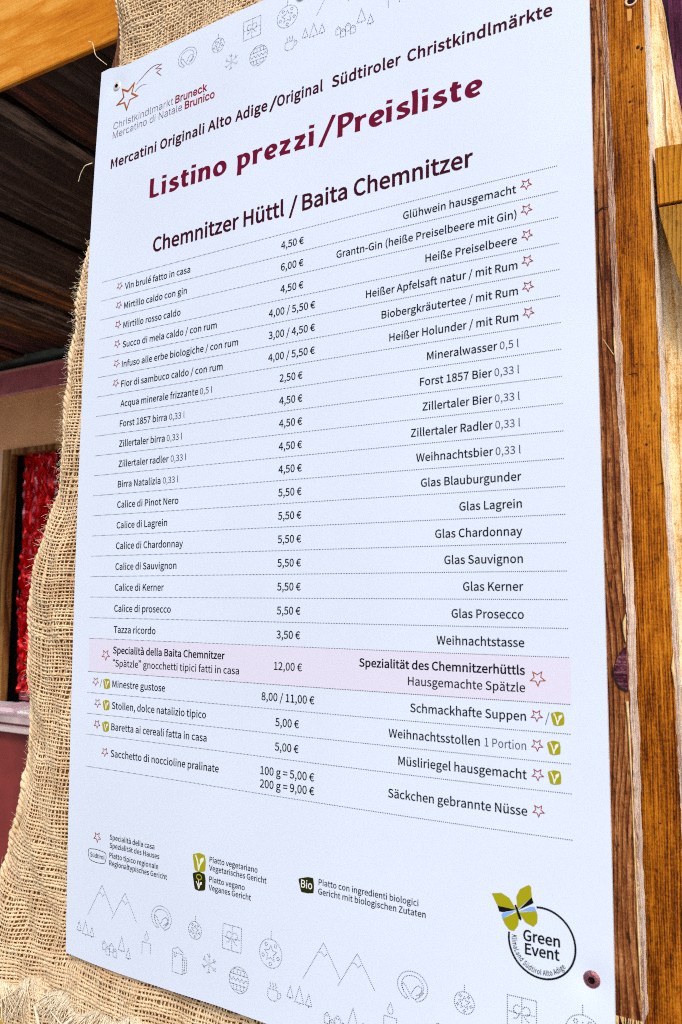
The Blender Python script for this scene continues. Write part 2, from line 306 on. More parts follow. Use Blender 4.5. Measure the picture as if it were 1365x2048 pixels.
"€":[530,[24,373,88,373,87,340,88,301,24,297,24,250,94,250,140,108,225,19,340,-12,443,14,523,87,473,133,415,77,346,58,269,81,214,147,182,250,412,250,412,302,177,302,176,342,177,373,454,373,454,426,181,426,213,532,270,600,352,624,413,606,462,561,513,609,444,669,354,693,230,661,141,570,93,426,24,420]],
" ":[214]},"b":{"B":[628,[83,0,83,700,332,700,398,694,452,675,494,646,524,608,542,564,548,514,544,474,532,440,514,414,490,393,433,367,433,361,467,354,500,338,529,313,554,280,570,238,575,187,569,137,551,92,519,54,474,25,414,6,339,0],[171,78,337,78,407,86,454,110,480,145,489,188,485,222,471,253,450,279,420,300,384,313,342,318,171,318],[171,393,327,393,364,396,397,408,424,425,445,449,458,478,462,512,454,555,430,590,389,614,330,622,171,622]],
"C":[702,[368,-9,282,2,207,34,144,87,96,159,66,247,55,350,66,453,96,541,144,612,207,665,282,698,368,709,419,706,468,694,513,675,553,648,588,615,616,576,637,530,651,479,562,479,551,513,536,543,492,589,434,618,368,627,307,619,253,595,207,555,172,501,150,432,142,350,150,267,172,199,207,145,253,105,307,81,368,73,434,82,492,111,536,157,551,187,562,221,651,221,638,170,617,125,588,85,554,52,513,26,469,6,420,-5]],
"M":[864,[83,0,83,700,209,700,381,257,395,219,412,169,428,115,443,67,423,67,437,114,454,167,471,218,485,257,655,700,781,700,781,0,694,0,694,400,694,450,695,507,696,568,698,629,706,629,685,563,663,499,643,443,627,400,470,0,394,0,234,400,219,442,199,497,178,561,154,629,163,629,165,572,166,511,167,452,168,400,168,0]],
"N":[720,[83,0,83,700,187,700,472,251,499,207,533,147,569,76,557,74,551,149,549,216,549,268,549,700,638,700,638,0,532,0,278,399,244,455,204,524,178,569,148,622,164,624,168,528,171,451,172,422,172,400,172,0]],
"a":[536,[220,-12,173,-7,130,7,93,30,66,61,48,101,42,148,46,189,59,222,80,247,107,266,172,290,245,303,288,308,322,312,347,316,365,323,376,334,379,350,379,353,376,383,367,408,352,428,330,443,302,452,269,455,235,452,205,443,162,414,138,377,56,401,78,443,108,476,143,500,183,517,225,526,267,529,329,522,362,512,393,496,421,473,443,441,458,399,463,346,463,0,381,0,381,71,375,71,347,34,324,16,296,1,262,-8],[234,62,278,67,314,81,342,102,362,128,375,158,379,190,379,261,357,250,318,242,276,236,241,231,185,218,161,207,142,192,130,171,126,144,130,120,140,99,157,83,179,72]],
"c":[544,[285,-11,219,-3,161,23,113,63,77,117,54,183,47,258,54,334,77,401,113,455,161,495,219,521,285,529,358,519,420,490,468,443,498,381,417,360,400,398,371,428,333,447,285,454,238,447,200,427,170,395,149,355,137,309,132,258,137,208,149,162,170,122,200,91,238,71,285,64,334,71,373,91,401,122,419,161,499,141,487,107,470,77,421,29,359,-1]],
"d":[584,[269,-11,207,-3,153,22,109,62,75,116,54,183,47,260,54,337,75,403,109,456,154,496,208,521,269,529,313,525,348,513,375,495,395,476,421,439,428,439,428,700,512,700,512,0,430,0,430,81,422,81,395,43,374,23,347,5,313,-7],[281,64,325,71,362,89,391,119,412,158,425,206,429,261,425,315,412,362,391,400,362,429,326,448,281,454,236,447,199,428,170,399,149,359,137,313,132,261,137,208,149,160,170,121,200,90,237,71]],
"e":[556,[292,-11,221,-3,161,23,112,63,77,117,54,182,47,257,54,333,76,399,111,453,158,494,216,520,282,529,325,525,366,515,404,496,439,469,469,433,491,388,506,333,511,267,511,233,103,233,103,304,465,304,426,278,422,327,410,369,389,405,361,432,326,449,282,454,238,449,201,431,172,405,150,371,136,332,132,290,132,244,137,191,152,146,176,111,208,85,247,69,292,63,349,73,393,100,420,145,502,125,486,87,461,54,428,27,389,6,343,-7]],
"h":[564,[156,312,156,0,72,0,72,700,156,700,156,396,141,396,170,457,209,498,257,521,313,529,363,524,406,507,442,480,469,441,486,392,491,331,491,0,407,0,407,324,399,378,376,419,338,444,289,453,253,449,221,437,194,417,174,389,161,354]],
"i":[229,[72,0,72,522,156,522,156,0],[115,609,93,613,74,626,61,643,57,665,61,686,74,704,93,717,115,721,138,717,157,704,170,686,174,665,170,643,157,626,138,613]],
"k":[524,[151,188,151,291,166,291,391,522,496,522,253,274,244,274],[72,0,72,700,156,700,156,0],[404,0,203,256,263,315,512,0]],
"l":[260,[192,-3,139,4,102,28,80,65,72,116,72,700,156,700,156,136,159,105,165,86,179,75,201,71,221,72,233,75,249,4,222,-1]],
"m":[839,[72,0,72,522,154,522,155,406,148,406,162,445,182,476,208,500,237,517,268,528,302,531,354,523,395,496,425,456,442,405,430,405,443,441,464,472,491,497,524,516,561,527,601,531,644,526,684,512,718,487,744,452,761,407,766,351,766,0,682,0,682,349,674,398,650,430,616,449,576,455,543,451,515,440,492,422,475,399,465,372,461,340,461,0,377,0,377,358,370,397,348,428,315,448,274,455,245,451,217,440,192,423,173,398,161,366,156,327,156,0]],
"n":[564,[156,312,156,0,72,0,72,522,154,522,154,396,141,396,170,457,209,498,257,521,313,529,363,524,406,507,442,480,469,441,486,392,491,331,491,0,407,0,407,324,399,378,376,419,338,444,289,453,253,449,221,437,194,417,174,389,161,354]],
"o":[571,[285,-11,219,-3,161,23,113,63,77,117,54,183,47,258,54,334,77,401,113,455,161,495,219,521,285,529,353,521,411,495,459,455,494,401,517,334,524,258,517,183,494,117,459,63,411,23,353,-3],[285,64,333,71,372,91,402,122,423,162,435,208,439,258,435,309,423,355,402,395,372,427,333,447,285,454,238,447,200,427,170,395,149,355,137,309,132,258,137,208,149,162,170,122,200,91,238,71]],
"r":[357,[72,0,72,522,154,522,154,442,159,442,179,477,210,505,249,523,293,529,315,529,335,528,335,443,316,446,285,448,250,444,219,433,193,415,173,390,161,360,156,326,156,0]],
"s":[502,[250,-11,199,-7,154,5,116,25,85,52,62,87,49,130,129,147,145,109,171,83,206,68,249,62,298,68,336,86,361,111,369,141,364,166,350,187,325,202,292,213,205,234,143,256,99,286,73,327,64,377,71,419,89,456,119,487,158,510,205,524,257,529,307,525,349,513,384,493,411,467,432,435,446,399,369,381,355,409,334,434,302,452,258,458,215,452,180,436,157,412,149,381,155,355,171,335,198,319,236,307,316,288,378,266,421,236,447,196,456,147,449,103,430,65,399,33,358,9,307,-6]],
"t":[313,[280,522,280,450,9,450,9,522],[89,648,173,648,173,134,177,105,187,84,206,73,234,69,255,70,278,74,293,2,264,-4,232,-6,172,3,127,29,99,71,89,128]],
"u":[564,[251,-7,201,-2,158,15,122,42,95,81,78,130,72,191,72,522,156,522,156,198,164,144,188,103,226,78,275,69,311,73,343,85,369,105,390,133,403,168,407,210,407,522,491,522,491,0,410,0,410,126,423,126,393,64,354,23,306,1]],
" ":[258]}}

GLYPHS['a']['”'][0] = 430     # narrow quotation marks
def dec(s): return np.array(s, dtype=float).reshape(-1, 2)
def offset_loop(p, d):
    if d == 0: return p
    a = np.roll(p, 1, 0); b = np.roll(p, -1, 0)
    e1 = p-a; e2 = b-p
    n1 = np.stack([e1[:,1], -e1[:,0]], 1); n2 = np.stack([e2[:,1], -e2[:,0]], 1)
    n1 /= np.maximum(np.linalg.norm(n1, axis=1, keepdims=True), 1e-6); n2 /= np.maximum(np.linalg.norm(n2, axis=1, keepdims=True), 1e-6)
    m = n1+n2; q = (m*m).sum(1, keepdims=True)
    m = np.where(q > .35, m*2/np.maximum(q, .35), (n1+n2)*1.5)
    return p+m*d
def area(p):
    return .5*float(np.sum(p[:,0]*np.roll(p[:,1], -1)-np.roll(p[:,0], -1)*p[:,1]))
CACHE = {}
def glyph(f, c, bold):
    key = (f, c, bold)
    if key in CACHE: return CACHE[key]
    g = GLYPHS[f][c]; adv = g[0]; loops = [dec(s) for s in g[1:]]
    tris = []; verts = np.zeros((0, 2))
    if loops:
        big = max(loops, key=lambda l: abs(area(l))); sgn = 1 if area(big) > 0 else -1
        loops = [offset_loop(l, bold*sgn) for l in loops]
        outer = [l for l in loops if area(l)*sgn > 0]; holes = [l for l in loops if area(l)*sgn <= 0]
        off = 0; allv = []
        for o in outer:
            mn, mx = o.min(0), o.max(0)
            hs = [h for h in holes if (h.mean(0) > mn).all() and (h.mean(0) < mx).all()]
            pl = [[Vector((x, y, 0)) for x, y in l] for l in [o]+hs]
            tr = geometry.tessellate_polygon(pl); fl = np.concatenate([o]+hs)
            tris += [(a+off, b+off, c_+off) for a, b, c_ in tr]; allv.append(fl); off += len(fl)
        verts = np.concatenate(allv)
    CACHE[key] = (adv, verts, tris); return CACHE[key]
def text_extent(s, f='a', track=0, bold=0):
    x = 0; lo, hi = 1e9, -1e9
    for c in s:
        a, vv, t_ = glyph(f, c, bold)
        if len(vv): lo = min(lo, x+vv[:,0].min()); hi = max(hi, x+vv[:,0].max())
        x += a+track
    return lo, hi
def text_geo(s, f='a', bold=0, track=0, shear=0):
    x = 0; V, T = [], []; off = 0
    for c in s:
        a, vv, tr = glyph(f, c, bold)
        if len(vv):
            q = vv.copy(); q[:,0] += x+shear*q[:,1]; V.append(q); T += [(i+off, j+off, k_+off) for i, j, k_ in tr]; off += len(q)
        x += a+track
    return np.concatenate(V), T
def put_text(s, v, kx=1.91e-5, ky=None, u0=None, u1=None, uc=None, mat=M_ink, f='a', bold=0, track=0, shear=0, name='item_text', parent=None, eps=.0005, **kw):
    """left edge u0 and/or right edge u1 (both: fitted), or centred on uc"""
    ky = ky or kx
    lo, hi = text_extent(s, f, track, bold)
    if u0 is not None and u1 is not None: kx = (u1-u0)/(hi-lo); ku = u0-lo*kx
    elif u0 is not None: ku = u0-lo*kx
    elif u1 is not None: ku = u1-hi*kx
    else: ku = uc-(hi+lo)/2*kx
    V, T = text_geo(s, f, bold, track, shear)
    U = V[:,0]*kx+ku; W = v-V[:,1]*ky
    return mesh(name, np.stack([U, W, on_board(U, W, eps)], 1), np.array(T)[:, ::-1].copy(), mat, parent or sign, **kw)
def put_poly(loops, mat, name, eps=.0005, parent=None, **kw):
    pl = [[Vector((x, y, 0)) for x, y in l] for l in loops]
    tr = geometry.tessellate_polygon(pl); V = np.array([p for l in loops for p in l], dtype=float)
    return mesh(name, np.stack([V[:,0], V[:,1], on_board(V[:,0], V[:,1], eps)], 1), [tuple(t_) for t_ in tr], mat, parent or sign, **kw)
def stroke(lines, w, mat, name, closed=False, eps=.0005, parent=None, **kw):
    """flat ribbons of width w (number or per-point list) along polylines"""
    V, F_ = [], []
    for li in lines:
        cl = closed; P_ = np.array(li, dtype=float); n_ = len(P_)
        ww = np.full(n_, w) if np.isscalar(w) else np.array(w)
        if cl: a = np.roll(P_, 1, 0); b = np.roll(P_, -1, 0)
        else: a = np.vstack([P_[0], P_[:-1]]); b = np.vstack([P_[1:], P_[-1]])
        d1 = P_-a; d2 = b-P_
        l1 = np.linalg.norm(d1, axis=1, keepdims=True); l2 = np.linalg.norm(d2, axis=1, keepdims=True)
        d1 = np.where(l1 > 1e-9, d1/np.maximum(l1, 1e-9), d2/np.maximum(l2, 1e-9)); d2 = np.where(l2 > 1e-9, d2/np.maximum(l2, 1e-9), d1)
        n1 = np.stack([-d1[:,1], d1[:,0]], 1); n2 = np.stack([-d2[:,1], d2[:,0]], 1); m = n1+n2
        m = m*2/np.maximum((m*m).sum(1, keepdims=True), .5)*.5
        o = len(V); V += [tuple(x) for x in P_+m*ww[:,None]]+[tuple(x) for x in P_-m*ww[:,None]]
        for i in range(n_ if cl else n_-1):
            j = (i+1) % n_; F_.append((o+i, o+j, o+n_+j, o+n_+i))
    V = np.array(V)
    return mesh(name, np.stack([V[:,0], V[:,1], on_board(V[:,0], V[:,1], eps)], 1), F_, mat, parent or sign, **kw)
HEX = [(math.cos(a*math.pi/3), math.sin(a*math.pi/3)) for a in range(6)]
def dots(lines, step, r, mat, name, parent=None, square=False, **kw):
    V, F_ = [], []; sh = [(-1,-.8),(1,-.8),(1,.8),(-1,.8)] if square else HEX
    for li in lines:
        P_ = np.array(li, dtype=float); seg = np.linalg.norm(np.diff(P_, axis=0), axis=1); L_ = np.concatenate([[0], np.cumsum(seg)])
        n_ = max(2, int(round(L_[-1]/step)))
        for q in np.linspace(0, L_[-1], n_, endpoint=False):
            x = np.interp(q, L_, P_[:,0]); y = np.interp(q, L_, P_[:,1]); o = len(V)
            V += [(x+r*a, y+r*b) for a, b in sh]; F_.append(tuple(range(o, o+len(sh))))
    V = np.array(V)
    return mesh(name, np.stack([V[:,0], V[:,1], on_board(V[:,0], V[:,1], .0005)], 1), np.array(F_), mat, parent or sign, **kw)

# ------------------------------------------------------------------ headings
HB = 24
def words(lst, v, ky, bold, mat, name, kx, track=0, shear=0, **kw):
    for s, a, b in lst:
        put_text(s, v, kx=kx, ky=ky, u0=a, u1=b, mat=mat, bold=bold, track=track, shear=shear, name=name, **kw)
# the title is lettered with a broad pen: each stroke is a skeleton swept by a slanted nib
PEN = {
 'L': (400, [[(92,715),(84,480),(84,250),(92,20)], [(95,62),(190,48),(270,52),(345,72)]]),
 'i': (215, [[(84,480),(94,330),(90,150),(86,0)], [(92,590),(102,690)]]),
 'l': (215, [[(78,745),(94,560),(94,250),(86,0)]]),
 't': (335, [[(165,610),(140,480),(132,280),(142,120),(190,58),(292,66)], [(35,430),(150,430),(295,450)]]),
 'n': (455, [[(80,480),(94,330),(90,150),(86,0)], [(110,330),(175,405),(250,430),(318,395),(340,300),(338,150),(332,0)]]),
 'o': (475, [[(235,435),(150,405),(90,300),(88,190),(130,80),(220,38),(310,65),(368,160),(372,280),(320,390),(235,435),(150,405)]]),
 'p': (465, [[(80,480),(94,330),(92,0),(84,-215)], [(105,350),(170,415),(255,430),(335,370),(362,250),(325,110),(240,45),(120,42)]]),
 'r': (340, [[(80,480),(94,330),(90,150),(86,0)], [(105,320),(160,395),(225,430),(315,438)]]),
 'e': (415, [[(110,205),(230,225),(320,265),(345,335),(300,410),(220,432),(135,390),(88,280),(92,160),(150,66),(240,40),(350,78)]]),
 'z': (415, [[(50,430),(200,418),(345,430)], [(318,420),(200,240),(80,60)], [(55,48),(200,55),(360,42)]]),
 's': (375, [[(322,412),(240,432),(150,415),(105,350),(140,285),(230,235),(300,180),(305,110),(250,55),(160,38),(55,62)]]),
 'P': (440, [[(100,690),(92,480),(92,250),(86,0)], [(35,655),(150,668),(280,660),(372,590),(378,480),(320,380),(220,325),(125,322)]]),
 '/': (330, [[(25,-130),(170,330),(315,790)]]) }
def smooth_path(p, n=7):
    P_ = np.array(p, float); out = []; Q_ = np.vstack([2*P_[0]-P_[1], P_, 2*P_[-1]-P_[-2]])
    for i in range(1, len(Q_)-2):
        a, b_, c_, d_ = Q_[i-1], Q_[i], Q_[i+1], Q_[i+2]
        for t_ in np.linspace(0, 1, n, endpoint=False): out.append(.5*((2*b_)+(-a+c_)*t_+(2*a-5*b_+4*c_-d_)*t_*t_+(-a+3*b_-3*c_+d_)*t_**3))
    out.append(Q_[-2]); return np.array(out)
def pen_text(s, v, u0, u1, ky, mat, name, wmin=88, wmax=142, lean=.004):
    x = 0; V, F_ = [], []; lo, hi = 1e9, -1e9; lay = 0; eps = []
    for ch in s:
        adv, sk = PEN[ch]
        for st in sk:
            P_ = smooth_path(st); d = np.gradient(P_, axis=0); d /= np.maximum(np.linalg.norm(d, axis=1, keepdims=True), 1e-9); nrm = np.stack([-d[:,1], d[:,0]], 1)
            an = np.arctan2(d[:,1], d[:,0]); w_ = wmin+(wmax-wmin)*np.abs(np.sin(an-math.radians(28)))**1.3
            if ch == '/': w_ = w_*0+82
            if ch == 'z' and st[0][0] > 300: w_ = w_*0+128
            if ch == 'i' and len(st) == 2: w_ = w_*0+148
            k_ = np.linspace(0, 1, len(P_)); w_ = w_*(1+.10*np.abs(2*k_-1)**4)          # flared terminals
            A = P_+nrm*w_[:,None]/2; B_ = P_-nrm*w_[:,None]/2; o = len(V); lay += 1
            for q_ in np.vstack([A, B_]): V.append((x+q_[0]+lean*q_[1], q_[1])); eps.append(.0005+.00002*(lay % 3))
            n_ = len(P_); F_ += [(o+i, o+i+1, o+n_+i+1, o+n_+i) for i in range(n_-1)]
        x += adv+26
    V = np.array(V); lo, hi = V[:,0].min(), V[:,0].max(); kx = (u1-u0)/(hi-lo); U = u0+(V[:,0]-lo)*kx; W_ = v-V[:,1]*ky
    return mesh(name, np.stack([U, W_, on_board(U, W_, 0)-np.array(eps)], 1), F_, mat, sign)
for s_, a_, b_ in (("Listino", .1312, .3400), ("prezzi", .3660, .5475), ("/", .5560, .5935), ("Preisliste", .5965, .8760)):
    pen_text(s_, -.1600, a_, b_, 6.05e-5, M_head, 'title_text')
words([("Mercatini", .0056, .1448), ("Originali", .1560, .2785), ("Alto", .2880, .3490), ("Adige", .3590, .4374), ("/", .4420, .4600), ("Original", .4603, .5640), ("Südtiroler", .5835, .7249), ("Christkindlmärkte", .7377, .9945)], -.2640, 3.05e-5, 22, M_sub, 'subtitle_text', 3.2e-5, track=25, shear=.02)
words([("Chemnitzer Hüttl", .1469, .4813), ("/", .4920, .5115), ("Baita Chemnitzer", .5222, .8585)], -.0362, 4.35e-5, 19, M_sub, 'hut_name_text', 4.4e-5)

# ------------------------------------------------------------------ the table
STAR_IN = .42
def star_pts(cu, cv, R, inner=.45, rot=0):
    return [(cu+(R if i % 2 == 0 else R*inner)*math.sin(rot+i*math.pi/5), cv+(R if i % 2 == 0 else R*inner)*math.cos(rot+i*math.pi/5)) for i in range(10)]
def star_icon(cu, cv, R, mat=M_star, w=None, rot=0.05):
    o = star_pts(cu, cv, R, rot=rot); i = star_pts(cu, cv, R*(1-(w or .22)*1.25), rot=rot)
    return put_poly([o, i[::-1]], mat, 'star_icon')
LINES = [i*.0430661 for i in range(19)]+[.8437, .8868, .9296, .9720, 1.0369]
ROWS = [("*Vin brulé fatto in casa","","4,50 €","Glühwein hausgemacht","","*"),
("*Mirtillo caldo con gin","","6,00 €","Grantn-Gin (heiße Preiselbeere mit Gin)","","*"),
("*Mirtillo rosso caldo","","4,50 €","Heiße Preiselbeere","","*"),
("*Succo di mela caldo / con rum","","4,00 / 5,50 €","Heißer Apfelsaft natur / mit Rum","","*"),
("*Infuso alle erbe biologiche / con rum","","3,00 / 4,50 €","Biobergkräutertee / mit Rum","","*"),
("*Fior di sambuco caldo / con rum","","4,00 / 5,50 €","Heißer Holunder / mit Rum","","*"),
("Acqua minerale frizzante","0,5 l","2,50 €","Mineralwasser","0,5 l",""),
("Forst 1857 birra","0,33 l","4,50 €","Forst 1857 Bier","0,33 l",""),
("Zillertaler birra","0,33 l","4,50 €","Zillertaler Bier","0,33 l",""),
("Zillertaler radler","0,33 l","4,50 €","Zillertaler Radler","0,33 l",""),
("Birra Natalizia","0,33 l","4,50 €","Weihnachtsbier","0,33 l",""),
("Calice di Pinot Nero","","5,50 €","Glas Blauburgunder","",""),
("Calice di Lagrein","","5,50 €","Glas Lagrein","",""),
("Calice di Chardonnay","","5,50 €","Glas Chardonnay","",""),
("Calice di Sauvignon","","5,50 €","Glas Sauvignon","",""),
("Calice di Kerner","","5,50 €","Glas Kerner","",""),
("Calice di prosecco","","5,50 €","Glas Prosecco","",""),
("Tazza ricordo","","3,50 €","Weihnachtstasse","","")]
# pink band behind the hut's own speciality
bu = np.linspace(.0005, 1.0, 40); bv = np.linspace(.7752, .8437, 4)
mesh('pink_band', [(a, b, float(on_board(a, b, .00025))) for b in bv for a in bu], [(j*40+i, j*40+i+40, j*40+i+41, j*40+i+1) for j in range(3) for i in range(39)], M_band, sign, label='pale pink band behind the row of the hut speciality')
for v in LINES:
    dots([[(0, v), (1.0, v)]], .00325, .00078, M_dot, 'dotted_line', square=True)
KB, KP, BW = 1.92e-5, 1.965e-5, 9
for i, (l, lx, p, r, rx, st) in enumerate(ROWS):
    v = i*.0430661+.0297
    if l[0] == '*': star_icon(.0533, v-.0107, .0100, rot=.12); l = l[1:]
    put_text(l, v, KB, u0=.0693, bold=BW)
    if lx: put_text(lx, v, 1.80e-5, u0=.0693+(text_extent(l)[1]+255)*KB, mat=M_grey, bold=-4, name='volume_text')
    put_text(p, v-.0005, KP, uc=.5010, bold=BW, name='price_text')
    if rx:
        put_text(rx, v, 1.80e-5, u1=.9308, mat=M_grey, bold=-4, name='volume_text')
        lo, hi = text_extent(rx); put_text(r, v, KB, u1=.9308-(hi-lo)*1.80e-5-210*KB, bold=BW)
    else: put_text(r, v, KB, u1=.9310, bold=BW)
    if st: star_icon(.9474, v-.0110, .0105)
# speciality
put_text("Specialità della Baita Chemnitzer", .8038, u0=.0688, u1=.3584, ky=1.92e-5, bold=20, name='bold_item_text')
put_text("“Spätzle” gnocchetti tipici fatti in casa", .8300, 1.88e-5, u0=.0688, u1=.3925, ky=1.9e-5, bold=BW)
put_text("12,00 €", .8175, KP, uc=.5012, bold=BW, name='price_text')
put_text("Spezialität des Chemnitzerhüttls", .8036, u0=.6459, u1=.9313, ky=1.92e-5, bold=20, name='bold_item_text')
put_text("Hausgemachte Spätzle", .8296, KB, u1=.9312, bold=BW)
star_icon(.0487, .8078, .0128); star_icon(.9504, .8078, .0135, M_gold)
for l, p, r, v in (("Minestre gustose", "8,00 / 11,00 €", "Schmackhafte Suppen", .8722), ("Stollen, dolce natalizio tipico", "5,00 €", "Weihnachtsstollen", .9155),
                   ("Baretta ai cereali fatta in casa", "5,00 €", "Müsliriegel hausgemacht", .9580), ("Sacchetto di noccioline pralinate", "", "Säckchen gebrannte Nüsse", 1.0110)):
    put_text(l, v, KB, u0=.0696, bold=BW)
    if p: put_text(p, v+.0005, KP, uc=.5012, bold=BW, name='price_text')
    if l[0] == 'S' and 'Stollen' in l:
        put_text("1 Portion", v, 1.77e-5, u0=.8665, u1=.9313, ky=1.85e-5, mat=M_grey, bold=-4, name='volume_text'); put_text(r, v, KB, u1=.8587, bold=BW)
    else: put_text(r, v, KB, u1=.9318, bold=BW)
put_text("100 g = 5,00 €", 1.0027, KP, uc=.5024, bold=BW, name='price_text')
put_text("200 g = 9,00 €", 1.0257, KP, uc=.5024, bold=BW, name='price_text')
for cu, cv in ((.0218, .8632), (.0288, .9066), (.0288, .9495), (.0528, 1.0034), (.9481, .8632), (.9481, .9065), (.9483, .9494), (.9486, 1.0015)):
    star_icon(cu, cv, .0103)
put_text("/", .8722, KB, uc=.0370, mat=M_grey, bold=-8, name='slash_text'); put_text("/", .8725, KB*1.1, uc=.9640, mat=M_grey, bold=-8, name='slash_text')

# ------------------------------------------------------------------ leaf, flower and bio icons
def rounded(pts, r=.18, n=4):
    out = []; m = len(pts)
    for i in range(m):
        a, b, c = (np.array(pts[(i+j) % m], float) for j in (-1, 0, 1))
        p, q = b+(a-b)*r, b+(c-b)*r
        for t_ in np.linspace(0, 1, n+1): out.append(tuple((1-t_)**2*p+2*t_*(1-t_)*b+t_*t_*q))
    return out
VEG = [(-.5, -.36), (0, -.52), (.44, -.46), (.53, -.1), (.5, .44), (.02, .56), (-.30, .50)]
def leaf_icon(cu, cv, s, mat=M_lime):
    e = part_empty('leaf_icon', (cu, cv, float(on_board(cu, cv))), sign)
    def q(p): return [(cu+x*s, cv+y*s) for x, y in p]
    put_poly([q(rounded(VEG))], mat, 'badge', parent=e)
    stroke([q([(-.27, -.36), (-.12, -.1), (-.04, .2), (.0, .48)]), q([(.0, .48), (.06, .2), (.2, -.02), (.34, -.22)])], s*.10, M_whiteink, 'stem', eps=.0007, parent=e)
    put_poly([q([(.10, .02), (.08, -.14), (.20, -.27), (.38, -.32), (.36, -.12), (.26, .0)])], M_whiteink, 'leaf', eps=.0008, parent=e)
for cu, cv in ((.0527, .8659), (.0530, .9090), (.0530, .9520), (.9788, .8654), (.9725, .9082), (.9727, .9508)):
    leaf_icon(cu, cv, .0195)
leaf_icon(.3078, 1.1771, .0315)
e = part_empty('flower_icon', (.3088, 1.2104, float(on_board(.3, 1.21))), sign)
def q(p, cu=.3088, cv=1.2104, s=.0315): return [(cu+x*s, cv+y*s) for x, y in p]
put_poly([q(rounded(VEG))], M_olive, 'badge', parent=e)
stroke([q([(.02+.2*math.cos(a), -.22+.14*math.sin(a)) for a in np.linspace(0, 2*math.pi, 16, endpoint=False)])], .0022, M_lime, 'flower_head', closed=True, eps=.0007, parent=e)
stroke([q([(.0, -.06), (-.02, .2), (.02, .46)]), q([(-.2, .05), (-.08, .2), (.0, .44)]), q([(.04, .4), (.1, .2), (.2, .1)])], .0018, M_whiteink, 'stem', eps=.0007, parent=e)
put_poly([q([(.07, .2), (.1, .06), (.26, .02), (.24, .16), (.14, .22)])], M_whiteink, 'leaf', eps=.0008, parent=e)
e = part_empty('bio_icon', (.5475, 1.1745, float(on_board(.5475, 1.1745))), sign)
put_poly([rounded([(.5309, 1.1668), (.5508, 1.1609), (.5612, 1.1608), (.5632, 1.1719), (.5626, 1.1848), (.5516, 1.1872), (.5375, 1.1874)], .15)], M_olive, 'badge', parent=e)
put_text("Bio", 1.1795, u0=.5370, u1=.5600, ky=1.75e-5, mat=M_whiteink, bold=16, name='letters', parent=e, eps=.0008)
KF = 1.362e-5
for s, u, v in (("Specialità della casa", .0727, 1.1728), ("Spezialität des Hauses", .0730, 1.1886), ("Piatto tipico regionale", .0731, 1.2078), ("Regionaltypisches Gericht", .0732, 1.2228),
                ("Piatto vegetariano", .3334, 1.1727), ("Vegetarisches Gericht", .3328, 1.1872), ("Piatto vegano", .3340, 1.2072), ("Veganes Gericht", .3332, 1.2218),
                ("Piatto con ingredienti biologici", .5724, 1.1698), ("Gericht mit biologischen Zutaten", .5718, 1.1848)):
    put_text(s, v, KF, u0=u, bold=BW, name='legend_text')
star_icon(.0372, 1.1737, .0118)
e = part_empty('region_badge', (.0385, 1.211, float(on_board(.0385, 1.211))), sign)
bd = rounded([(.0130, 1.2000), (.0346, 1.1978), (.0632, 1.2005), (.0640, 1.2108), (.0605, 1.2222), (.0376, 1.2240), (.0168, 1.2215), (.0122, 1.2105)], .3, 5)
stroke([bd], .0011, M_ink, 'outline', closed=True, parent=e)
put_text("Südtirol", 1.2146, u0=.0181, u1=.0590, ky=1.15e-5, bold=10, name='letters', parent=e)

# ------------------------------------------------------------------ comet logo
lg = part_empty('comet_logo', (.05, -.35, float(on_board(.05, -.35))), sign)
so = [(.0690, -.4540), (.0617, -.4290), (.0825, -.4141), (.0562, -.4132), (.0461, -.3895), (.0362, -.4120), (.0095, -.4150), (.0325, -.4285), (.0245, -.4535), (.0472, -.4400)]
ctr = np.array([.046, -.423]); si = [tuple(ctr+(np.array(p)-ctr)*(.74 if i % 2 == 0 else .72)+np.array([.0004, .0004])) for i, p in enumerate(so)]
put_poly([so, si[::-1]], M_gold, 'star', parent=lg)
t1 = [(.0719, -.4437), (.0829, -.4507), (.0939, -.4567), (.1045, -.4626), (.1147, -.4672), (.1240, -.4693), (.1332, -.4694), (.1492, -.4659)]
stroke([t1], [.0007, .0010, .0013, .0015, .0015, .0014, .0012, .0005], M_red, 'comet_tail', parent=lg)
stroke([[(.1492, -.4659), (.1306, -.4609), (.1486, -.4551), (.1350, -.4509), (.1491, -.4385)]], .0014, M_red, 'tail_flag', parent=lg)
stroke([[(.0701, -.4277), (.0765, -.4322), (.0846, -.4352), (.0954, -.4361), (.1077, -.4331)]], [.0013, .0012, .0010, .0008, .0003], M_red, 'comet_tail', parent=lg)
put_text("Christkindlmarkt", -.3572, u0=.0066, u1=.1880, ky=2.42e-5, mat=M_thin, f='b', bold=-15, name='thin_letters', parent=lg)
put_text("Bruneck", -.3572, u0=.1947, u1=.2825, ky=2.42e-5, mat=M_red, f='b', bold=16, name='bold_letters', parent=lg)
put_text("Mercatino di Natale", -.3350, u0=.0066, u1=.2150, ky=2.42e-5, mat=M_thin, f='b', bold=-15, name='thin_letters', parent=lg)
put_text("Brunico", -.3350, u0=.2224, u1=.3032, ky=2.42e-5, mat=M_red, f='b', bold=16, name='bold_letters', parent=lg)

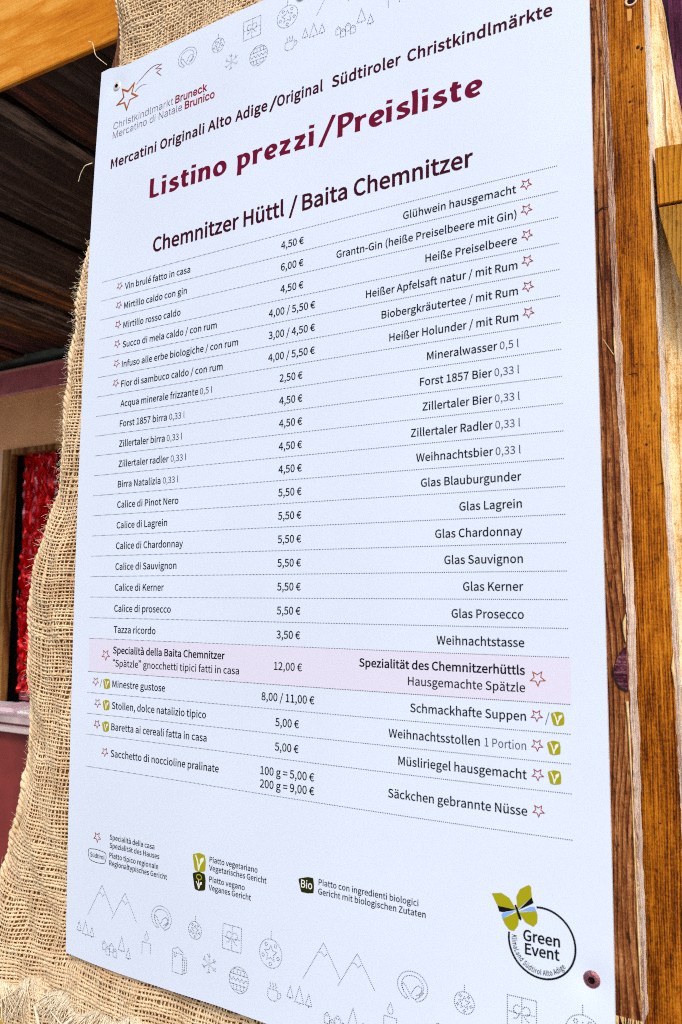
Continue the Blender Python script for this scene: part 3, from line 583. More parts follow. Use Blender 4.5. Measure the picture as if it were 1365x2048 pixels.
# ------------------------------------------------------------------ butterfly emblem
em = part_empty('butterfly_emblem', (.951, 1.1865, float(on_board(.951, 1.1865))), sign)
cc, cr = np.array([.9508, 1.1861]), .0483
def arc(a0, a1, r, n=70): return [tuple(cc+r*np.array([math.cos(math.radians(a)), math.sin(math.radians(a))])) for a in np.linspace(a0, a1, n)]
stroke([arc(-98, 188, cr)], .0027, M_black, 'ring', parent=em)
for nm, pts, mt in (('upper_wing', [(.8765,1.1300),(.8911,1.1268),(.9036,1.1322),(.9135,1.1467),(.8855,1.1460)], M_lime), ('wing_stripe', [(.8855,1.1460),(.9135,1.1471),(.8938,1.1537),(.8881,1.1537)], M_black),
                    ('upper_wing', [(.9141,1.1286),(.9199,1.1168),(.9327,1.1088),(.9362,1.1112),(.9372,1.1255),(.9160,1.1461)], M_lime), ('wing_stripe', [(.9371,1.1255),(.9398,1.1329),(.9358,1.1357),(.9168,1.1470)], M_black),
                    ('blue_stripe', [(.9135,1.1480),(.8938,1.1545),(.8914,1.1575),(.8932,1.1632)], M_blue), ('blue_stripe', [(.9175,1.1487),(.9358,1.1386),(.9411,1.1384),(.9438,1.1436)], M_blue),
                    ('lower_wing', [(.8932,1.1632),(.9150,1.1494),(.9176,1.1596),(.9165,1.1684),(.9103,1.1770),(.9033,1.1768),(.8971,1.1704)], M_lime), ('lower_wing', [(.9175,1.1500),(.9438,1.1438),(.9454,1.1490),(.9448,1.1598),(.9393,1.1660),(.9280,1.1623)], M_lime),
                    ('body', [(.9116,1.1405),(.9136,1.1395),(.9172,1.1470),(.9219,1.1582),(.9210,1.1606),(.9178,1.1585),(.9140,1.1480)], M_black)):
    put_poly([pts], mt, nm, eps=.0008 if nm == 'body' else .0005, parent=em)
put_text("Green", 1.1871, u0=.9240, u1=.9775, ky=2.1e-5, bold=20, mat=M_black, name='large_letters', parent=em)
put_text("Event", 1.2055, u0=.9266, u1=.9766, ky=2.1e-5, bold=20, mat=M_black, name='large_letters', parent=em)
V, T = text_geo("KlimaLand Südtirol Alto Adige", bold=6, track=40); L_ = V[:,0].max()
rb = .0438; a0, a1 = math.radians(186), math.radians(38)
kk = (a0-a1)*rb/L_; ang = a0-V[:,0]*kk/rb; rad = rb-V[:,1]*1.06e-5
U = cc[0]+rad*np.cos(ang); W_ = cc[1]+rad*np.sin(ang)
mesh('curved_letters', np.stack([U, W_, on_board(U, W_, .0005)], 1), np.array(T)[:, ::-1].copy(), M_black, em)

# ------------------------------------------------------------------ dotted winter pictures, top and bottom of the board
def circ(cx, cy, rx, ry=None, a0=0, a1=360, n=30):
    ry = ry or rx
    return [(cx+rx*math.cos(math.radians(a)), cy+ry*math.sin(math.radians(a))) for a in np.linspace(a0, a1, n)]
def closed(p): return p+[p[0]]
def I_mountain():
    L = []
    for o in (0, 1):
        x, y = (0, 0) if o == 0 else (.0648, .0030)
        L += [[(0+x-(.0 if o == 0 else -.004), .0637+y-(.0 if o == 0 else .008)), (.0387+x, y), (.0731+x, .0497+y)]]
        L += [[(.0313+x, .0163+y), (.0350+x, .0149+y), (.0405+x, .0209+y), (.0472+x, .0147+y)]]
    return L
def I_pretzel():
    return [circ(0, 0, .0257, .0215, -245, 70, 40), circ(0, -.0005, .0185, .0150, -215, 60, 30),
            [(.0185, .006), (.012, .013), (.006, .0175), (.0, .0165), (-.006, .009), (-.0125, .0), (-.017, -.002), (-.0185, .003), (-.015, .010), (-.008, .0165), (-.004, .021)],
            [(-.0012, .010), (.004, .001), (.010, -.003), (.0155, -.001), (.0160, .004), (.011, .0095), (.004, .013)], [(-.008, .0165), (-.013, .0205)], [(.008, .0205), (.003, .016)]]
def I_bauble(r, big):
    L = [circ(0, 0, r, r*.97, n=40), [(0, -r), (0, -r*(1.75 if not big else 1.62))], closed(star_pts(0, 0, r*.56, .5, rot=math.pi))]
    for i in range(5):
        a = math.pi/5*(2*i+1)-math.pi/2-math.pi/5*0+.0; L.append(circ(r*.70*math.cos(a), r*.70*math.sin(a), r*.12, n=8))
    return L
def I_gift():
    w, h = .0214, .0210
    return [closed([(-w, -h), (w, -h), (w, h), (-w, h)]), [(0, -h), (0, h)], [(-w, 0), (-.006, .001)], [(.008, .0), (w, 0)],
            circ(-.0068, -.004, .0055, .006, 40, 330, 14), circ(.0068, -.004, .0055, .006, -150, 140, 14), [(-.003, .002), (-.008, .008), (-.014, .009)], [(.002, .002), (.008, .009), (.013, .011)]]
def I_trees3():
    L = []
    for x, y, w, h in ((-.019, -.012, .0065, .018), (0, -.016, .009, .026), (.019, -.008, .0065, .018)):
        L += [closed([(x, y), (x+w, y+h), (x-w, y+h)]), [(x, y+h), (x, y+h+.004)]]
    return L
def I_trees2():
    L = []
    for x, y, w, h in ((0, 0, .009, .026), (.019, .018, .0065, .018)):
        L += [closed([(x, y), (x+w, y+h), (x-w, y+h)]), [(x, y+h), (x, y+h+.004)]]
    return L
def I_houses():
    L = []
    for x, y in ((-.0155, -.004), (-.0050, .004), (.0050, -.004), (.0155, .004)):
        L += [closed([(x-.0052, y-.003), (x, y-.0085), (x+.0052, y-.003), (x+.0052, y+.0085), (x-.0052, y+.0085)]), [(x-.0052, y-.003), (x+.0052, y-.003)]]
    return L
def I_candle():
    return [[(-.0112, .020), (-.0112, -.0005), (.0112, -.0005), (.0112, .020)], [(0, -.021), (.005, -.011), (.0035, -.006), (0, -.0045), (-.0035, -.006), (-.005, -.011), (0, -.021)]]
def I_mug():
    return [[(-.0145, -.013), (-.0145, .0215), (.0110, .0215), (.0145, .019)], [(.0110, -.013), (.0110, .0215)], [(-.0145, -.013), (-.0155, -.017), (-.012, -.020), (-.008, -.020), (-.003, -.0245), (.003, -.022), (.005, -.0195), (.010, -.018), (.0125, -.0145), (.0110, -.013)],
            [(-.0145, -.013), (-.0095, -.0135), (-.0095, -.0065), (-.007, -.0055), (-.0055, -.0075), (-.0055, -.0135), (.0110, -.013)], [(.0110, -.010), (.0185, -.0095), (.021, -.006), (.021, .014), (.0185, .0175), (.0110, .018)], [(.0110, -.005), (.0165, -.005), (.0165, .0135), (.0110, .0135)]]
def I_snow():
    L = []
    for k_ in range(3):
        a = math.pi/2+k_*math.pi/3; d = np.array([math.cos(a), math.sin(a)]); n_ = np.array([-d[1], d[0]]); L.append([tuple(-d*.0175), tuple(d*.0175)])
        for s_ in (1, -1):
            L.append([tuple(s_*d*.0155+n_*.004), tuple(s_*d*.0115), tuple(s_*d*.0155-n_*.004)])
    return L
def I_ornament():
    r = .0215
    L = [circ(0, 0, r, n=44)]
    for y in (-.0085, .0085): w = math.sqrt(r*r-y*y); L.append([(-w, y), (w, y)])
    for y0_, y1_ in ((-.0085, -.017), (.0085, .017)):
        w = math.sqrt(r*r-y1_*y1_); L.append([(-w, y1_), (w, y1_)])
        for x in (-.012, -.004, .004, .012): L.append([(x, y0_), (x, max(-.0175, min(.0175, y1_)))])
    L.append([(x, .003*(1 if i % 2 else -1)) for i, x in enumerate(np.linspace(-.0205, .0205, 10))])
    return L
def I_cup():
    L = [[(-.0105, -.002), (.0105, -.002), (.0105, .011), (.006, .0155), (-.006, .0155), (-.0105, .011), (-.0105, -.002)], [(.0105, .001), (.0165, .001), (.0175, .005), (.0145, .0095), (.0105, .0105)]]
    for x in (-.006, 0, .006): L.append([(x, -.005), (x+.0012, -.008), (x-.0008, -.011), (x, -.015)])
    return L
SH = [('mountain_drawing', I_mountain(), .0155, 1.2648, None), ('pretzel_drawing', I_pretzel(), .2180, 1.2944, None), ('bauble_drawing', I_bauble(.0158, False), .3032, 1.2985, None),
      ('gift_drawing', I_gift(), .3909, 1.2932, None), ('bauble_drawing', I_bauble(.0240, True), .4772, 1.2996, None),
      ('tree_drawing', I_trees3(), .0090, 1.3590, None), ('village_drawing', I_houses(), .0800, 1.3815, None), ('tree_drawing', I_trees2(), .1135, 1.3510, None), ('candle_drawing', I_candle(), .1805, 1.3480, None),
      ('mug_drawing', I_mug(), .2640, 1.3610, None), ('snowflake_drawing', I_snow(), .3394, 1.3490, None), ('ornament_drawing', I_ornament(), .4093, 1.3590, None), ('cup_drawing', I_cup(), .4844, 1.3580, None)]
def drift(u): return -.0105*u
for rep in (0, 1):
    for nm, Ls, cu, cv, _ in SH:
        uu = cu+rep*.5305
        vv = cv+drift(rep*.53)
        if uu > 1.03: continue
        dots([[(uu+x, vv+y) for x, y in l] for l in Ls], .0030, .00085, M_dot2, nm)
        if rep == 0 and nm == 'mountain_drawing': continue
        ut, vt = uu+.006-.0125*(uu-.2)*1.0, vv-1.7480
        if uu < .2 or (nm == 'mug_drawing' and rep == 0): continue
        dots([[(ut+x, max(-.5045, vt+y)) for x, y in l] for l in Ls], .0030, .00080, M_dot2, nm)


# ------------------------------------------------------------------ screws of the board
def lathe(profile, n, c, axis_tilt=(0, 0)):
    """profile of (radius, depth) turned about an axis pointing at the viewer; c = (u, v, z)"""
    V, F_ = [], []
    for r, d in profile:
        for k_ in range(n):
            a = 2*math.pi*k_/n; V.append((c[0]+r*math.cos(a)+d*axis_tilt[0], c[1]+r*math.sin(a)+d*axis_tilt[1], c[2]-d))
    for i in range(len(profile)-1):
        for k_ in range(n): F_.append((i*n+k_, i*n+(k_+1) % n, (i+1)*n+(k_+1) % n, (i+1)*n+k_))
    V.append((c[0]+profile[-1][1]*axis_tilt[0], c[1]+profile[-1][1]*axis_tilt[1], c[2]-profile[-1][1])); b = (len(profile)-1)*n
    F_ += [(b+k_, b+(k_+1) % n, len(V)-1) for k_ in range(n)]
    return V, F_
M_steel = flat('bright_screw_steel', (.80, .79, .80), .35, metal=.3, vary=.3, vscale=300)
M_rust = flat('pinkish_worn_screw', (.42, .17, .20), .35, metal=.9, bump=.6, bscale=700, vary=.6, vscale=500)
M_brown = flat('dark_brown_screw', (.10, .02, .012), .3, metal=.4, vary=.5, vscale=200)
M_recess = flat('recess_shade', (.010, .003, .005), .9, spec=.1)  # shade inside the screw recess, painted as matte black
def screw(u, v, r, mat, label, tilt=(0, 0), lift=.0015):
    z = float(on_board(u, v, 0)); e = part_empty('screw', (u, v, z), sign); e['label'] = label
    pr = [(r*.93, -.003), (r, lift*.3), (r*.97, lift), (r*.85, lift+.0013), (r*.62, lift+.0021), (r*.40, lift+.0021)]
    V, F_ = lathe(pr, 28, (u, v, z), tilt); mesh('screw_head', V[:-1], [f for f in F_ if len(f) == 4], mat, e, smooth=True)
    # six-lobed recess
    V, F_ = [], []; n = 36
    for d, s_ in ((lift+.0021, 1), (.0007, .85)):
        for k_ in range(n):
            a = 2*math.pi*k_/n; rr = r*.40*s_*(1-.16*(1+math.cos(6*a))/2) if d < lift+.001 else r*.40
            V.append((u+rr*math.cos(a)+d*tilt[0], v+rr*math.sin(a)+d*tilt[1], z-d))
    V.append((u, v, z-.0006))
    F_ = [(k_, (k_+1) % n, (k_+1) % n+n, k_+n) for k_ in range(n)]+[(n+k_, n+(k_+1) % n, 2*n) for k_ in range(n)]
    mesh('recess', V, F_, M_recess, e)
    V, F_ = [], []
    for k_ in range(12):                    # cutting ribs under the rim
        a = 2*math.pi*k_/12; p = [(u+r*q_*math.cos(a+o)+lift*tilt[0], v+r*q_*math.sin(a+o)+lift*tilt[1], z-lift-.0020+(q_-.6)*.004) for q_, o in ((.62, -.08), (.62, .08), (.88, .06), (.88, -.06))]
        b = len(V); V += p; F_.append((b, b+1, b+2, b+3))
    mesh('head_ribs', V, F_, M_steel if mat is M_rust else M_rust, e)
    return e
screw(.0079, -.4650, .0116, M_steel, 'bright steel screw beside the comet star in the upper left corner')
screw(1.0198, 1.2230, .0122, M_rust, 'pinkish worn screw beside the butterfly emblem', tilt=(.15, .05), lift=.0014)
screw(.5090, -.4870, .0115, M_brown, 'dark brown screw at the top edge of the board', tilt=(.6, .3), lift=.006)

# ------------------------------------------------------------------ burlap
M_burlap = None
def burlap_mat(name, c0, c1):
    m, t, b = new_mat(name); N, L = t.nodes, t.links
    tc = N.new('ShaderNodeTexCoord'); n1 = N.new('ShaderNodeTexNoise'); n1.inputs['Scale'].default_value = 26; n1.inputs['Detail'].default_value = 7; n1.inputs['Roughness'].default_value = .7
    n2 = N.new('ShaderNodeTexNoise'); n2.inputs['Scale'].default_value = 1500; n2.inputs['Detail'].default_value = 3
    L.new(tc.outputs['Object'], n1.inputs['Vector']); L.new(tc.outputs['Object'], n2.inputs['Vector'])
    f = math_node(t, 'ADD', math_node(t, 'MULTIPLY', n1.outputs['Fac'], .7), math_node(t, 'MULTIPLY', n2.outputs['Fac'], .3))
    r = ramp(t, [(.32, c0), (.54, c1)]); L.new(f, r.inputs[0]); L.new(r.outputs[0], b.inputs['Base Color'])
    b.inputs['Roughness'].default_value = .9; b.inputs['Specular IOR Level'].default_value = .15
    bp = N.new('ShaderNodeBump'); bp.inputs['Strength'].default_value = .9; bp.inputs['Distance'].default_value = .0012
    L.new(n2.outputs['Fac'], bp.inputs['Height']); L.new(bp.outputs[0], b.inputs['Normal'])
    return m
M_burlap = burlap_mat('jute_thread', (.62, .375, .19), (.94, .74, .49))
M_hem = burlap_mat('jute_hem', (.56, .36, .17), (.92, .74, .50))
M_fibre = burlap_mat('jute_fibre', (.78, .58, .36), (.98, .87, .68))
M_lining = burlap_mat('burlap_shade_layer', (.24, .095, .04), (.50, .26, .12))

CT = [-.80, -.718, -.625, -.543, -.111, -.018, .063, .142, .296, .433, .559, .754, .924, 1.07, 1.202, 1.315, 1.431, 1.648, 1.75]
CU = [-.045, -.043, -.027, -.031, -.091, -.105, -.121, -.132, -.130, -.151, -.181, -.206, -.221, -.236, -.252, -.292, -.335, -.354, -.36]
_tt = np.linspace(-.8, 1.75, 400); _uu = np.interp(_tt, CT, CU)
_ker = np.hanning(15); _ker /= _ker.sum(); _uu = np.convolve(np.pad(_uu, 7, mode='edge'), _ker, mode='valid')
def contour(t): return np.interp(t, _tt, _uu)
def sn(u, v, f, seed):
    """smooth random field from summed sines (vectorised)"""
    r = np.random.default_rng(seed); s_ = 0
    for i in range(9):
        a = r.uniform(0, 2*math.pi); k_ = f*r.uniform(.5, 1.9); s_ = s_+np.sin(k_*(u*math.cos(a)+v*math.sin(a))*2*math.pi+r.uniform(0, 6.28))
    return s_/4.0
def cloth(s, t, lay=0):
    """s from the left hem rightward, t downward -> u, v, z"""
    u = contour(t)+s+.0035*sn(s, t, 3.5, 5+lay)+.0008*sn(s, t, 9, 8+lay)
    v = t+.0055*sn(s, t, 2.6, 6+lay)+.0010*sn(s, t, 8, 9+lay)
    v = v-.020*np.clip(1-s/.075, 0, 1)**1.4*np.clip((t-.3)/.3, 0, 1)*np.clip((1.75-t)/.3, 0, 1)
    uc = np.clip(u, -.05, 1.0); vc = np.clip(v, -.51, 1.42)
    z = -bow(uc, vc)+.019
    hang = np.clip((v-1.40)/.12, 0, 1); z = z-.012*hang*(1-hang*.4)
    out = np.clip((-.055-u)/.10, 0, 1)
    z = z-.006*out
    z = z+(.0075+.010*out+.006*hang)*sn(u, v, 2.4, 21+lay)+(.0030+.0025*out)*sn(u*1.6, v*.8, 6.5, 22+lay)
    z = z+.007*np.exp(-((u+.055)/.022)**2)*((v > -.5) & (v < 1.45))
    z = z+(.006+.022*np.clip(u, 0, .6))*np.exp(-((v-1.405)/.035)**2)*(u > -.08)
    top = np.clip((-.50-v)/.05, 0, 1); z = z+top*.004
    z = z+.036*np.exp(-np.maximum(s, 0)/.013)
    z = np.where((u > -.055) & (v > -.53) & (v < 1.43), np.maximum(z, -bow(uc, vc)+.0105), z)
    return u, v, z+.016*lay
def tubes(paths, radii, nside=4):
    Vs, Fs = [], []; off = 0
    for p, r in zip(paths, radii):
        n = len(p)
        if n < 2: continue
        d = np.gradient(p, axis=0); b = np.stack([-d[:,1], d[:,0], 0*d[:,0]], 1); ln = np.linalg.norm(b, axis=1, keepdims=True)
        b = np.where(ln > 1e-9, b/np.maximum(ln, 1e-9), np.array([[1., 0, 0]]))
        dn = d/np.maximum(np.linalg.norm(d, axis=1, keepdims=True), 1e-9); c_ = np.cross(dn, b)
        a = np.arange(nside)*2*math.pi/nside+math.pi/nside
        ring = p[:,None,:]+r[:,None,None]*(np.cos(a)[None,:,None]*b[:,None,:]+np.sin(a)[None,:,None]*c_[:,None,:])
        Vs.append(ring.reshape(-1, 3)); i = np.arange(n-1)[:,None]*nside; k_ = np.arange(nside)[None,:]; k2 = (k_+1) % nside
        f = np.stack([i+k_, i+k2, i+nside+k2, i+nside+k_], -1).reshape(-1, 4)+off
        Fs.append(f); off += n*nside
    return np.concatenate(Vs), np.concatenate(Fs)
def rough(n, amp, per=3):
    x = RNG.normal(0, 1, n//per+3); return np.interp(np.arange(n)/per, np.arange(len(x)), x)*amp
PW, PT = .0077, .0079          # spacing of warp and weft
def weave(visible, s0, s1, t0, t1, lay, tend=None):
    paths, radii = [], []
    ni, nj = int((s1-s0)/PW), int((t1-t0)/PT)
    H = .0011
    js = np.arange(0, nj*2+1); is_ = np.arange(0, ni*2+1)
    wj = RNG.normal(0, .0011, nj+1); wi = RNG.normal(0, .0011, ni+1)
    for j in range(nj+1):                                   # weft
        s_ = s0+is_*PW/2; t_ = np.full(len(s_), t0+j*PT+wj[j])+rough(len(s_), .0006, 5)
        z_ = np.where(is_ % 2 == 0, np.where((is_//2+j) % 2 == 0, -H, H), 0)
        u, v, z = cloth(s_, t_, lay); m = visible(u, v, s_, t_)
        p = np.stack([u, v, z+z_], 1); r = (.0025*(1+RNG.normal(0, .17)))*(1+rough(len(s_), .16, 4)); r = np.clip(r*(1+.7*np.exp(-((is_-RNG.uniform(-60, 220))/7.0)**2)), .0013, .0042)
        idx = np.where(m)[0]
        for run in np.split(idx, np.where(np.diff(idx) > 1)[0]+1):
            if len(run) > 3: paths.append(p[run]); radii.append(r[run])
    for i in range(ni+1):                                   # warp
        t_ = t0+js*PT/2; s_ = np.full(len(t_), s0+i*PW+wi[i])+rough(len(t_), .0006, 5)
        z_ = np.where(js % 2 == 0, np.where((js//2+i) % 2 == 0, H, -H), 0)
        u, v, z = cloth(s_, t_, lay); m = visible(u, v, s_, t_)
        p = np.stack([u, v, z+z_], 1); r = (.0019*(1+RNG.normal(0, .17)))*(1+rough(len(t_), .16, 4)); r = np.clip(r*(1+.7*np.exp(-((js-RNG.uniform(-100, 900))/8.0)**2)), .0010, .0036)
        idx = np.where(m)[0]
        for run in np.split(idx, np.where(np.diff(idx) > 1)[0]+1):
            if len(run) > 3: paths.append(p[run]); radii.append(r[run])
    return tubes(paths, radii)
RAW = 1.520                                               # frayed lower edge of the upper cloth
def vis_main(u, v, s, t): return ((u < .02) | (v < -.45) | (v > 1.36)) & (t < RAW+.012*np.sin(s*23)+.01*np.sin(s*61))
bur = thing('burlap_cloth', 'tan woven burlap with roped hem and frayed lower edge, bulging out left of the board', 'cloth', (-.1, RAW, .03))
V, F_ = weave(vis_main, 0.004, .80, -.80, 1.545, 0)
mesh('weave', V, F_, M_burlap, bur, smooth=True, kind='stuff')
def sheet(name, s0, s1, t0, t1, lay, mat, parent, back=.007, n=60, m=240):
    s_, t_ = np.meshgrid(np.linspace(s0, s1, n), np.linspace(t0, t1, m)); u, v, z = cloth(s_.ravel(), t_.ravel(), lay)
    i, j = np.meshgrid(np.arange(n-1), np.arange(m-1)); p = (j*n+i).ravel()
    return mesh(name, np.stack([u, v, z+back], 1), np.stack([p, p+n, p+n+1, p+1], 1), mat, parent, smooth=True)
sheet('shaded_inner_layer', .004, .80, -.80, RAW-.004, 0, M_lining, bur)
# roped hem: three twisted strands along the contour
tt = np.linspace(-.80, 1.51, 900); uu, vv, zz = cloth(np.zeros_like(tt)+.003, tt)
strand, srad = [], []
wid = .0030+.0014*np.clip((tt+.2)/.8, 0, 1)+.0012*sn(tt, tt*0, 3, 77); wid = np.where(tt < -.5, .0026, wid)*(1+.25*sn(tt, tt*0, 6, 78))
for k_ in range(3):
    ph = tt*2*math.pi/.042+k_*2*math.pi/3+.8*sn(tt, tt*0, 2, 31)
    strand.append(np.stack([uu+.004+wid*np.cos(ph), vv, zz-.014+wid*np.sin(ph)], 1)); srad.append(wid*.85*(1+rough(len(tt), .22, 3)))
V, F_ = tubes(strand, srad, 8); mesh('roped_hem', V, F_, M_hem, bur, smooth=True)
# second rolled edge, flatter, just inside the hem
u2, v2, z2 = cloth(np.zeros_like(tt)+.024+.004*sn(tt, tt*0, 4, 15), tt)
# loose hairs
def hairs(n, pick, ln, curl, r0):
    paths, radii = [], []
    for _ in range(n):
        p, d = pick(); m = 6; L_ = ln*RNG.uniform(.4, 1.5); q = [np.array(p)]; a = np.array(d, float); c_ = RNG.normal(0, curl, 3)
        for i in range(m):
            a = a+c_*.4+RNG.normal(0, curl*.25, 3); a /= np.linalg.norm(a); q.append(q[-1]+a*L_/m)
        paths.append(np.array(q)); radii.append(np.linspace(r0, r0*.5, m+1))
    return tubes(paths, radii, 3)
def pick_edge():
    t_ = RNG.choice([RNG.uniform(-.15, 1.45), RNG.uniform(-.15, .6)]); u, v, z = cloth(np.array([.0]), np.array([t_]))
    a = RNG.uniform(-1.5, 1.5); return (u[0]+.002, v[0], z[0]-.014), (-math.cos(a), math.sin(a), RNG.normal(0, .4))
V, F_ = hairs(1100, pick_edge, .022, .6, .00055); mesh('edge_hairs', V, F_, M_fibre, bur, kind='stuff')
def pick_face():
    while True:
        s_ = RNG.uniform(.01, .5); t_ = RNG.uniform(-.78, 1.5); u, v, z = cloth(np.array([s_]), np.array([t_]))
        if u[0] < -.055 or (v[0] < -.515) or v[0] > 1.425: break
    a = RNG.uniform(0, 6.28); return (u[0], v[0], z[0]-.004), (math.cos(a), math.sin(a), -.25)
V, F_ = hairs(2600, pick_face, .013, .5, .00034); mesh('face_hairs', V, F_, M_fibre, bur, kind='stuff')
# frayed warp ends below the raw edge
paths, radii = [], []
for i in range(900):
    s_ = RNG.uniform(.0, .62); t_ = RAW-.010+.012*math.sin(s_*23)+.01*math.sin(s_*61); u, v, z = cloth(np.array([s_]), np.array([t_]))
    L_ = RNG.uniform(.02, .085); m = 9; lean = -.35+.5*math.sin(s_*14)+RNG.normal(0, .28)
    a = np.array([lean, 1.0, RNG.normal(-.12, .12)]); a /= np.linalg.norm(a); q = [np.array([u[0], v[0], z[0]-RNG.uniform(0, .005)])]; c_ = np.array([RNG.normal(0, .35), 0, RNG.normal(.04, .15)])
    for k_ in range(m): a = a+c_*.25+RNG.normal(0, .05, 3); a /= np.linalg.norm(a); q.append(q[-1]+a*L_/m)
    paths.append(np.array(q)); radii.append(np.linspace(1, .35, m+1)*RNG.uniform(.0008, .0024))
V, F_ = tubes(paths, radii, 4); mesh('frayed_fringe', V, F_, M_fibre, bur, smooth=True, kind='stuff')
# long single threads
def long_thread(pts, r, parent=bur, mat=M_fibre, name='loose_thread'):
    P_ = np.array(pts, float); k_ = np.linspace(0, 1, len(P_)); x = np.linspace(0, 1, 26)
    c = np.stack([np.interp(x, k_, P_[:,i]) for i in range(3)], 1); ker = np.array([1, 2, 3, 2, 1])/9
    for i in range(3): c[:,i] = np.convolve(np.pad(c[:,i], 2, mode='edge'), ker, mode='valid')
    V, F_ = tubes([c], [np.full(len(c), r)*(1+rough(len(c), .15, 2))], 6); return mesh(name, V, F_, mat, parent, smooth=True)
long_thread([(-.125, 1.535, .004), (-.10, 1.556, -.006), (-.088, 1.59, -.008), (-.078, 1.63, -.004)], .0030)
long_thread([(-.075, 1.535, .004), (-.03, 1.548, -.004), (.02, 1.562, -.006), (.07, 1.575, -.004)], .0016)
long_thread([(-.01, 1.53, .004), (-.04, 1.556, -.006), (-.075, 1.573, -.004)], .0028)
long_thread([(-.045, -.545, .04), (-.064, -.563, .02), (-.075, -.60, .02), (-.10, -.618, .03)], .0010)
long_thread([(-.06, -.300, .02), (-.075, -.292, .01), (-.090, -.277, .012), (-.099, -.262, .015)], .0011)

# darker cloth layer underneath the fringe
und = thing('burlap_underlayer', 'second burlap layer seen below the frayed edge at the lower left of the board', 'cloth', (-.1, 1.72, .05))
V, F_ = weave(lambda u, v, s, t: u > -.36, .100, .66, 1.47, 1.74, 1)
mesh('weave', V, F_, M_burlap, und, smooth=True, kind='stuff')
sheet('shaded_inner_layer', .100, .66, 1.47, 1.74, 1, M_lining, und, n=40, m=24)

# ------------------------------------------------------------------ timber
O_DARK, O_MID, O_LIT = (.085, .014, .002), (.34, .095, .009), (.62, .24, .035)
W_A = wood('reddish_rough_board', [(.25, (.020, .004, .002)), (.42, (.065, .014, .005)), (.56, (.16, .045, .012)), (.70, (.30, .105, .030)), (.85, (.50, .25, .10))], rings=210, bump=1.0, speck=.75, seed=1.0, groove=.34, streak=1.8,
           patch=[(1.059, .942, .016, .060, (.10, .006, .030), .85, 1.0), (1.058, 1.03, .02, .05, (.07, .012, .008), .6, 1.0), (1.0665, .02, .02, .09, (.16, .035, .012), .5, 1.2), (1.0665, -.2, .01, .16, (.42, .13, .03), .5, 1.0)])
W_B = wood('orange_sawn_board', [(.34, (.045, .008, .001)), (.47, (.19, .046, .001)), (.60, (.40, .118, .003)), (.80, (.60, .24, .015))], rings=430, bump=.8, speck=.60, seed=2.0, groove=.22, wob=.003, streak=1.5,
           patch=[(1.105, -.02, .03, .030, (.11, .028, .010), .55, 1.4), (1.108, .035, .02, .016, (.13, .03, .010), .5, 1.4), (1.105, .20, .03, .05, (.20, .05, .008), .4, 1.4), (1.11, .62, .03, .10, (.58, .22, .03), .4, 1.0)])
W_pale = wood('pale_sawn_edge', [(.42, (.30, .15, .10)), (.53, (.76, .58, .48)), (.64, (.97, .91, .84))], axis='Z', rings=260, streak=2.2, bump=.9, speck=.7, seed=3.0, dark=(.16, .07, .05), groove=.15)
W_palered = wood('pale_reddish_edge', [(.44, (.12, .035, .02)), (.56, (.50, .27, .19)), (.68, (.95, .82, .70))], axis='Z', rings=260, streak=2.2, bump=.9, speck=.7, seed=3.6, dark=(.12, .03, .02), groove=.15)
W_C = wood('cream_waney_timber', [(.40, (.44, .19, .03)), (.52, (.70, .43, .15)), (.63, (.86, .68, .40)), (.78, (.95, .88, .68))], rings=60, bump=1.0, speck=.5, seed=4.0, dark=(.30, .11, .02), groove=.15,
           patch=[(1.150, .0, .010, .16, (.45, .17, .02), .7, 1.6), (1.156, .55, .008, .30, (.55, .22, .025), .6, 1.6)])
W_block = wood('yellow_orange_block', [(.22, (.20, .055, .002)), (.45, (.42, .155, .006)), (.7, (.62, .27, .018))], rings=250, bump=.8, speck=.4, seed=5.0, groove=.45, wob=.006)
W_block2 = wood('olive_brown_block', [(.22, (.10, .035, .003)), (.45, (.26, .11, .010)), (.7, (.45, .22, .03))], rings=250, bump=.8, speck=.4, seed=6.0, groove=.45, wob=.006)
W_beam = wood('golden_beam', [(.25, (.34, .080, .001)), (.42, (.52, .150, .001)), (.60, (.66, .23, .006)), (.8, (.80, .38, .06))], axis='X', rings=22, bump=.30, speck=.08, seed=7.0, groove=.10, wob=.05, rough=.5, glossy=.15,
              patch=[(-.575, -.86, .03, .016, (.14, .045, .006), .85, .9)])
W_post = wood('brown_post', [(.25, (.14, .045, .02)), (.5, (.34, .13, .06)), (.75, (.50, .24, .12))], rings=60, bump=.6, seed=8.0)
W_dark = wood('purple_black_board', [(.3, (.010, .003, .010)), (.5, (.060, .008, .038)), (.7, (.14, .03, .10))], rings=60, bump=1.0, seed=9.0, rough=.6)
W_yel = wood('yellow_sill', [(.25, (.35, .16, .02)), (.5, (.60, .32, .05)), (.75, (.76, .50, .14))], axis='X', rings=30, bump=.4, seed=10.0, speck=.15)

